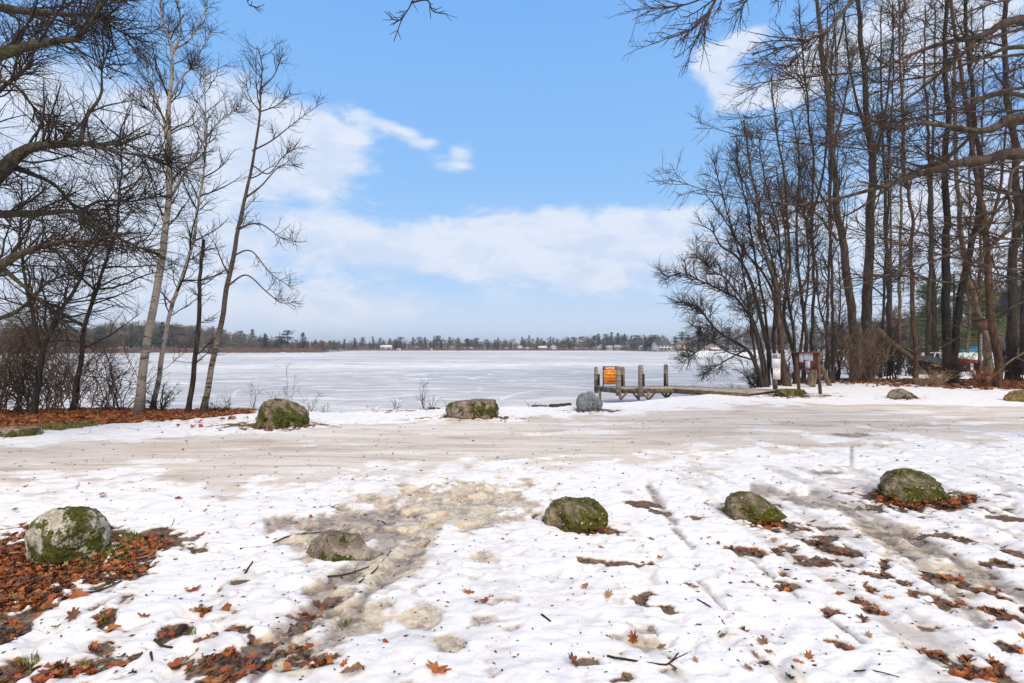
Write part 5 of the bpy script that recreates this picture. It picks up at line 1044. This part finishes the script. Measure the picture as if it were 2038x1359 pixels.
log('tree_stump', 'pale slanting stump right of the notice board', [P(1652, 770, 22), P(1642, 745, 22), P(1634, 726, 22)], .1, .08, 'bark_tan', 'stump', 10, seed=6)
log('fallen_log', 'driftwood log frozen in the snow edge left of the blue boulder', [G(1094, 808, .02), G(1115, 806, .03), G(1136, 804, .03)], .05, .035, 'bark_brown', 'log', seed=7)
log('fallen_log', 'small driftwood piece at the snow edge left of the longer log', [G(1058, 808, .0), G(1075, 807, .02), G(1090, 808, .0)], .03, .02, 'bark_tan', 'log', seed=8)
STK = [('dark stick lying from the leaf patch onto snow at lower left', [(90, 1198), (150, 1188), (195, 1178), (243, 1161)], .010, 0), ('thin curved stick trailing left of the grey rock', [(478, 1096), (530, 1082), (575, 1068), (640, 1058)], .008, 0), ('forked twig in the bottom right snow', [(1208, 1312), (1260, 1320), (1320, 1328), (1340, 1320), (1350, 1305)], .006, 2),
       ('bent twig right of centre in clean snow', [(1388, 1198), (1412, 1212), (1432, 1224), (1437, 1243), (1452, 1255)], .005, 0), ('short thick stick pointing down left of centre', [(488, 1141), (503, 1123)], .009, 0), ('stubby twig piece at bottom centre', [(1078, 1229), (1096, 1242)], .007, 0), ('small forked twig above the leaf patch', [(306, 1046), (325, 1052), (340, 1047), (347, 1038)], .004, 2),
       ('curled dark stick at lower left', [(308, 1278), (325, 1288), (343, 1292)], .009, 0), ('small upright-curved stick below the curled one', [(300, 1307), (303, 1323)], .007, 0), ('broken stick beside the grey rock', [(652, 1146), (690, 1136), (735, 1122)], .007, 2), ('twig on the slush above the grey rock', [(635, 1013), (660, 1010), (672, 1019)], .005, 3),
       ('long thin stick in the right ruts', [(1700, 1330), (1740, 1340), (1790, 1359)], .004, 0), ('twig lying on the tan slush', [(760, 1030), (767, 1038), (762, 1046)], .005, 1), ('thin stick right of the slush', [(715, 1160), (745, 1135), (778, 1098)], .007, 0)]
for k, (lb_, pts, r_, tw_) in enumerate(STK):
    pp = []
    for a, b in pts: x, y, _ = G(a, b, .02); pp.append((x, y, float(ground_z(x, y))+r_*.8))
    log('stick', lb_, pp, r_, r_*.6, 'twig_dark', 'stick', 6, .1, 14, .01, tw_, 20+k)

# ------------------------------------------------------------------ leaves
def leafmat(name, c): simple(name, c, tuple(x*.5 for x in c), .55, (30, 30, 30), .2, coord='geo')
for n_, c_ in (('leaf_orange', (.52, .16, .035)), ('leaf_rust', (.38, .10, .03)), ('leaf_brown', (.19, .075, .035)), ('leaf_tan', (.40, .22, .10)), ('leaf_dark', (.045, .022, .015)), ('grass_green', (.14, .22, .03)), ('grass_dry', (.34, .25, .08))): leafmat(n_, c_)
def leaf_template(seed, n=22, lobes=7, depth=.42):
    rg = np.random.default_rng(seed); a = np.linspace(-np.pi, np.pi, n, endpoint=False); r = (1-depth*.5+depth*.5*np.cos(a*lobes))*rg.uniform(.82, 1.12, n)*(1+.0*a)
    x = np.cos(a)*r*.64; y = np.sin(a)*r*.36; V = np.zeros((n+1, 3)); V[1:, 0] = x; V[1:, 1] = y
    idx = np.array([(0, 1+k, 1+(k+1) % n) for k in range(n)]); return V, idx
LT = [leaf_template(s, 28, lb__, dp) for s, dp, lb__ in ((1, .5, 7), (2, .42, 7), (3, .58, 6), (4, .22, 5))]
def leaf_arrays(pos, size, rg, curl=(.2, 1.1), tilt=.35, pr=(.2, .27, .25, .1, .18)):
    """one array of leaf triangles; returns V, idx, material index"""
    Vs, Is, Ms, c = [], [], [], 0
    which = rg.integers(0, len(LT), len(pos))
    for k in range(len(LT)):
        sel = np.where(which == k)[0]; m_ = len(sel)
        if not m_: continue
        T_, I_ = LT[k]; V = np.repeat(T_[None], m_, 0).copy(); cu = rg.uniform(*curl, m_)[:, None]; cu2 = rg.uniform(-.6, .8, m_)[:, None]
        V[:, :, 2] = cu*V[:, :, 1]**2*2.2+cu2*V[:, :, 0]**2*.9+rg.normal(size=V.shape[:2])*.025
        V *= size[sel][:, None, None]
        a, b, g = rg.uniform(0, 6.28, m_), rg.normal(size=m_)*tilt, rg.normal(size=m_)*tilt
        ca, sa, cb, sb, cg, sg_ = np.cos(a), np.sin(a), np.cos(b), np.sin(b), np.cos(g), np.sin(g)
        Rz = np.zeros((m_, 3, 3)); Rz[:, 0, 0] = ca; Rz[:, 0, 1] = -sa; Rz[:, 1, 0] = sa; Rz[:, 1, 1] = ca; Rz[:, 2, 2] = 1
        Rx = np.zeros((m_, 3, 3)); Rx[:, 0, 0] = 1; Rx[:, 1, 1] = cb; Rx[:, 1, 2] = -sb; Rx[:, 2, 1] = sb; Rx[:, 2, 2] = cb
        Ry = np.zeros((m_, 3, 3)); Ry[:, 1, 1] = 1; Ry[:, 0, 0] = cg; Ry[:, 0, 2] = sg_; Ry[:, 2, 0] = -sg_; Ry[:, 2, 2] = cg
        V = np.einsum('mij,mvj->mvi', Rx@Ry@Rz if False else Rz@Rx@Ry, V)+pos[sel][:, None, :]
        nv = T_.shape[0]; I = (I_[None]+np.arange(m_)[:, None, None]*nv+c); Vs.append(V.reshape(-1, 3)); Is.append(I.reshape(-1)); Ms.append(np.repeat(rg.choice(5, m_, p=pr), len(I_))); c += m_*nv
    return np.concatenate(Vs), np.concatenate(Is), np.concatenate(Ms)
LM = [MATS[q] for q in ('leaf_orange', 'leaf_rust', 'leaf_brown', 'leaf_tan', 'leaf_dark')]
def litter(name, label, n, seed, sampler, size, zoff=.012, tilt=.35, pr=(.2, .27, .25, .1, .18)):
    rg = np.random.default_rng(seed); pos = sampler(rg, n); pos = np.asarray(pos)
    pos[:, 2] += zoff+rg.uniform(0, 1, len(pos))*.02; sz_ = rg.uniform(size[0], size[1], len(pos))
    V, I, M_ = leaf_arrays(pos, sz_, rg, tilt=tilt, pr=pr)
    return tag(link(name, mesh_np(name, V, I, 3, LM, M_, False)), label, kind='stuff')
def in_mask(rg, n, box, fn, thr=.5):   # random points where the ground is bare
    out_ = []
    while sum(len(a) for a in out_) < n:
        px_ = rg.uniform(box[0], box[2], n*3); py_ = rg.uniform(box[1], box[3], n*3); d = F*H/(py_-HY); x = (px_-CX)/F*d
        m_ = fn(x, d, px_, py_); keep = m_ > thr; z = ground_z(x[keep], d[keep]); out_.append(np.stack((x[keep], d[keep], z), 1))
        if len(out_) > 12: break
    return np.concatenate(out_)[:n]
bm_ = lambda x, y, px_, py_: masks(x, y)[0]
def patch(lst_, hard=.75):
    def fn(x, y, px_, py_):
        v = np.full(x.shape, -1.0)
        for e in lst_: v = np.maximum(v, ell(px_, py_, *e))
        return v+(fbm(x*7, y*7, seed=88)-.5)*.9+.25
    return fn
litter('leaf_litter', 'orange-brown oak leaves matted round the pale boulder', 1900, 1, lambda r_, n: in_mask(r_, n, (-60, 1040, 400, 1240), lambda x, y, a, b: masks(x, y)[0]*(patch([(105, 1112, 190, 62, 0), (40, 1165, 110, 50, 0), (290, 1082, 50, 14, 0)])(x, y, a, b) > .2)), (.036, .072), .006)
litter('leaf_litter', 'wet brown leaves in the melt patches at the bottom left', 240, 2, lambda r_, n: in_mask(r_, n, (-40, 1200, 700, 1359), bm_), (.035, .075), .004)
litter('leaf_litter', 'leaf ring round the large lower right boulder', 420, 3, lambda r_, n: in_mask(r_, n, (1720, 950, 1960, 1030), patch([(1845, 1000, 92, 16, 0), (1765, 985, 30, 14, 0)]), .3), (.05, .09), .01)
litter('leaf_litter', 'leaves tucked under the sloping mossy boulder', 150, 4, lambda r_, n: in_mask(r_, n, (1420, 1000, 1600, 1060), patch([(1505, 1036, 70, 10, 14)]), .35), (.05, .09), .01)
litter('leaf_litter', 'few leaves against the lower centre boulder', 26, 5, lambda r_, n: in_mask(r_, n, (1100, 1040, 1230, 1070), patch([(1190, 1060, 28, 5, 0), (1125, 1056, 16, 7, 0)]), .45), (.05, .09), .01)
litter('leaf_litter', 'brown leaves sunk in the melt holes on the right', 300, 6, lambda r_, n: in_mask(r_, n, (1400, 1060, 2060, 1359), bm_), (.03, .065), .003)
litter('leaf_litter', 'bright orange leaf bank under the left trees', 7000, 7, lambda r_, n: in_mask(r_, n, (-180, 812, 540, 868), lambda x, y, a, b: bm_(x, y, a, b)*((a < 400) | (b < 838))), (.07, .13), .03, .5, (.42, .25, .1, .18, .05))
litter('leaf_litter', 'brown leaf floor of the right wood', 6000, 8, lambda r_, n: in_mask(r_, n, (1540, 738, 2250, 776), bm_), (.09, .17), .03, .5)
litter('leaf_litter', 'small red leaf patches on the snow bank at centre', 160, 9, lambda r_, n: in_mask(r_, n, (730, 806, 880, 818), patch([(845, 812, 34, 2.5, 0), (762, 812, 14, 2, 0)]), .3), (.07, .12), .02, .5)
litter('leaf_litter', 'leaves gathered at the feet of the shore boulders', 170, 10, lambda r_, n: in_mask(r_, n, (440, 810, 1240, 856), patch([(560, 850, 105, 5, 0), (940, 832, 70, 3.5, 0), (1180, 819, 38, 3, 0)]), .4), (.05, .09), .01)
# grass
def grass(label, n, seed, sampler, hmin, hmax, mats, wd=.004):
    rg = np.random.default_rng(seed); p_ = sampler(rg, n); n = len(p_); h = rg.uniform(hmin, hmax, n); a = rg.uniform(0, 6.28, n); ln = rg.uniform(.2, .9, n)*h; w_ = np.stack((np.cos(a+1.57), np.sin(a+1.57), 0*a), 1)*wd*rg.uniform(.7, 1.3, n)[:, None]
    dr = np.stack((np.cos(a), np.sin(a), 0*a), 1); mid = p_+dr*(ln*.35)[:, None]+np.array([0, 0, 1])*(h*.65)[:, None]; tip = p_+dr*ln[:, None]+np.array([0, 0, 1])*(h*rg.uniform(.6, 1, n))[:, None]
    V = np.stack((p_-w_, p_+w_, mid+w_*.7, mid-w_*.7, tip), 1); b_ = np.arange(n)[:, None]*5
    f4 = b_+np.array([[0, 1, 2, 3]]); f3 = b_+np.array([[3, 2, 4]]); fi = np.concatenate((f4.ravel(), f3.ravel())); mi = rg.integers(0, len(mats), n)
    return tag(link('grass', mesh_np('grass', V, fi, np.array([4]*n+[3]*n), [MATS[q] for q in mats], np.concatenate((mi, mi)), False)), label, kind='stuff')
grass('green grass blades beside the pale boulder', 1300, 1, lambda r_, n: in_mask(r_, n, (150, 1055, 320, 1150), patch([(245, 1072, 50, 13, 0), (225, 1105, 46, 18, 0), (180, 1128, 30, 10, 0)]), .4), .02, .055, ('grass_green', 'grass_green', 'grass_dry'), .0032)
grass('small green tufts in the lower left melt patches', 420, 2, lambda r_, n: in_mask(r_, n, (-20, 1170, 700, 1355), patch([(35, 1198, 22, 9, 0), (205, 1240, 12, 8, 0), (60, 1325, 24, 9, 0), (170, 1330, 16, 6, 0), (300, 1147, 10, 5, 0), (380, 1262, 10, 5, 0), (690, 1240, 22, 8, 0)]), .45), .02, .06, ('grass_green', 'grass_green', 'grass_dry'), .0032)
grass('yellow-green grass at the litter edge beside the flat left boulder', 2600, 3, lambda r_, n: in_mask(r_, n, (-60, 838, 260, 866), patch([(130, 852, 90, 6, -6), (20, 868, 60, 8, 0)]), .3), .04, .11, ('grass_dry', 'grass_green', 'grass_dry'), .008)
grass('green moss and grass at the foot of the shore boulders', 1300, 4, lambda r_, n: in_mask(r_, n, (440, 825, 1010, 856), patch([(545, 848, 90, 4, 0), (915, 831, 50, 2.5, 0)]), .35), .02, .06, ('grass_green', 'grass_dry'), .007)
# single leaves on the snow
LMESH = []
for k in range(12):
    rg = np.random.default_rng(700+k); V, I, _ = leaf_arrays(np.zeros((1, 3)), np.array([1.0]), rg, (.1, .9), .22); V[:, 2] -= V[:, 2].min()-.02
    LMESH.append(mesh_np('leaf', V, I, 3, LM[k % 5 if k % 5 < 4 else 1], None, False))
SPOT = [(872, 1333, .125, 0, 'red-brown lobed leaf, the largest at the bottom centre'), (932, 1177, .085, 0, 'orange leaf, left one of the pair right of the slush'), (968, 1192, .09, 1, 'dark-centred curled leaf, right one of the pair right of the slush'), (702, 1338, .11, 0, 'spidery orange leaf at the bottom below the slush'), (1210, 1187, .08, 0, 'orange leaf in clean snow below the centre boulder'),
        (1262, 1268, .10, 0, 'pale orange leaf beside the yellow-stained snow'), (1140, 1322, .08, 1, 'red leaf at the bottom right of centre'), (385, 1170, .09, 0, 'orange leaf alone on snow left of the grey rock'), (285, 1230, .09, 0, 'orange leaf on snow above the curled stick'), (155, 1190, .10, 0, 'orange leaf beside the dark stick'), (145, 1232, .10, 0, 'large orange leaf on snow near the left edge'),
        (1875, 1318, .10, 0, 'red leaf standing up at the lower right'), (1925, 1308, .10, 1, 'rust leaf right of the standing red leaf'), (1520, 1285, .08, 3, 'tan leaf in the lower right snow'), (1610, 1308, .08, 0, 'orange leaf right of the tan leaf'), (1700, 972, .07, 0, 'orange leaf left of the large mossy boulder'), (52, 970, .09, 0, 'rust leaf on snow above the pale boulder'), (30, 1018, .08, 1, 'rust leaf near the left edge beside the pale boulder'),
        (448, 1213, .09, 0, 'curled orange leaf above the brown slush'), (500, 1322, .08, 0, 'orange leaf at the bottom on the slush edge'), (203, 985, .07, 0, 'pair-like leaf on the drive edge left'), (355, 995, .08, 0, 'rust leaf on the snow above the forked twig'), (1165, 1172, .07, 1, 'dark leaf in clean snow beside the pair'), (1850, 1205, .09, 0, 'orange leaf in the right rut')]
for k, (px_, py_, s_, c_, lb_) in enumerate(SPOT):
    x, y, _ = G(px_, py_, .03); o = link('leaf', LMESH[(k*5+c_) % 12], None, (x, y, float(ground_z(x, y)))); o.scale = (s_, s_, s_); o.rotation_euler = (0, 0, random.uniform(0, 6.28)); tag(o, lb_, 'leaf')
for k in range(255):
    py_ = HY+1732/np.exp(rgf.uniform(math.log(2.65), math.log(13))); px_ = rgf.uniform(0, 2038); 
    if py_ > 1100 and 750 < px_ < 1250 and rgf.uniform() < .7: continue
    x, y, _ = G(px_, py_, .03); o = link('leaf', LMESH[int(rgf.integers(12))], None, (x, y, float(ground_z(x, y)))); s_ = rgf.uniform(.02, .07); o.scale = (s_, s_*rgf.uniform(.6, 1), s_*.8); o.rotation_euler = (rgf.normal()*.1, rgf.normal()*.1, rgf.uniform(0, 6.28))
    tag(o, 'small brown fallen leaf or leaf scrap lying loose on the snow', 'leaf', 'loose small leaves on the snow')
# crumbs of bark and leaf on the snow
rg = np.random.default_rng(55); n = 2600; py_ = HY+1732/np.exp(rg.uniform(math.log(2.6), math.log(12), n)); px_ = rg.uniform(-20, 2060, n); d = F*H/(py_-HY); x = (px_-CX)/F*d; z = ground_z(x, d)+.004
L_ = rg.uniform(.004, .022, n)*rg.uniform(.4, 1, n)*np.sqrt(d/3); a = rg.uniform(0, 6.28, n); u = np.stack((np.cos(a), np.sin(a), 0*a), 1)*L_[:, None]; v = np.stack((-np.sin(a), np.cos(a), 0*a), 1)*(L_*rg.uniform(.15, .5, n))[:, None]; p_ = np.stack((x, d, z), 1); up_ = np.array([0, 0, 1])*(L_*.35)[:, None]
V = np.stack((p_-u, p_-v, p_+u, p_+v, p_+up_), 1); b_ = np.arange(n)[:, None, None]*5; I = b_+np.array([[0, 1, 4], [1, 2, 4], [2, 3, 4], [3, 0, 4]])[None]
tag(link('bark_crumbs', mesh_np('bark_crumbs', V, I, 3, MATS['leaf_dark'], None, False)), 'dark crumbs of bark and leaf scattered on the snow', kind='stuff')
#PART4

# ------------------------------------------------------------------ air
hm = bpy.data.materials.new('haze'); hm.use_nodes = True; hm.node_tree.nodes.clear(); t = NT(hm.node_tree)
pv = t.add('ShaderNodeVolumePrincipled'); pv.inputs['Color'].default_value = (.86, .91, 1, 1); pv.inputs['Density'].default_value = .00055; pv.inputs['Anisotropy'].default_value = .2
ov = t.add('ShaderNodeOutputMaterial'); t.l.new(pv.outputs[0], ov.inputs['Volume'])
hb_ = MB().box((0, 880, 13.5), (3100, 1900, 32)).build('haze', hm); tag(hb_, 'thin pale winter haze over the lake', kind='stuff')
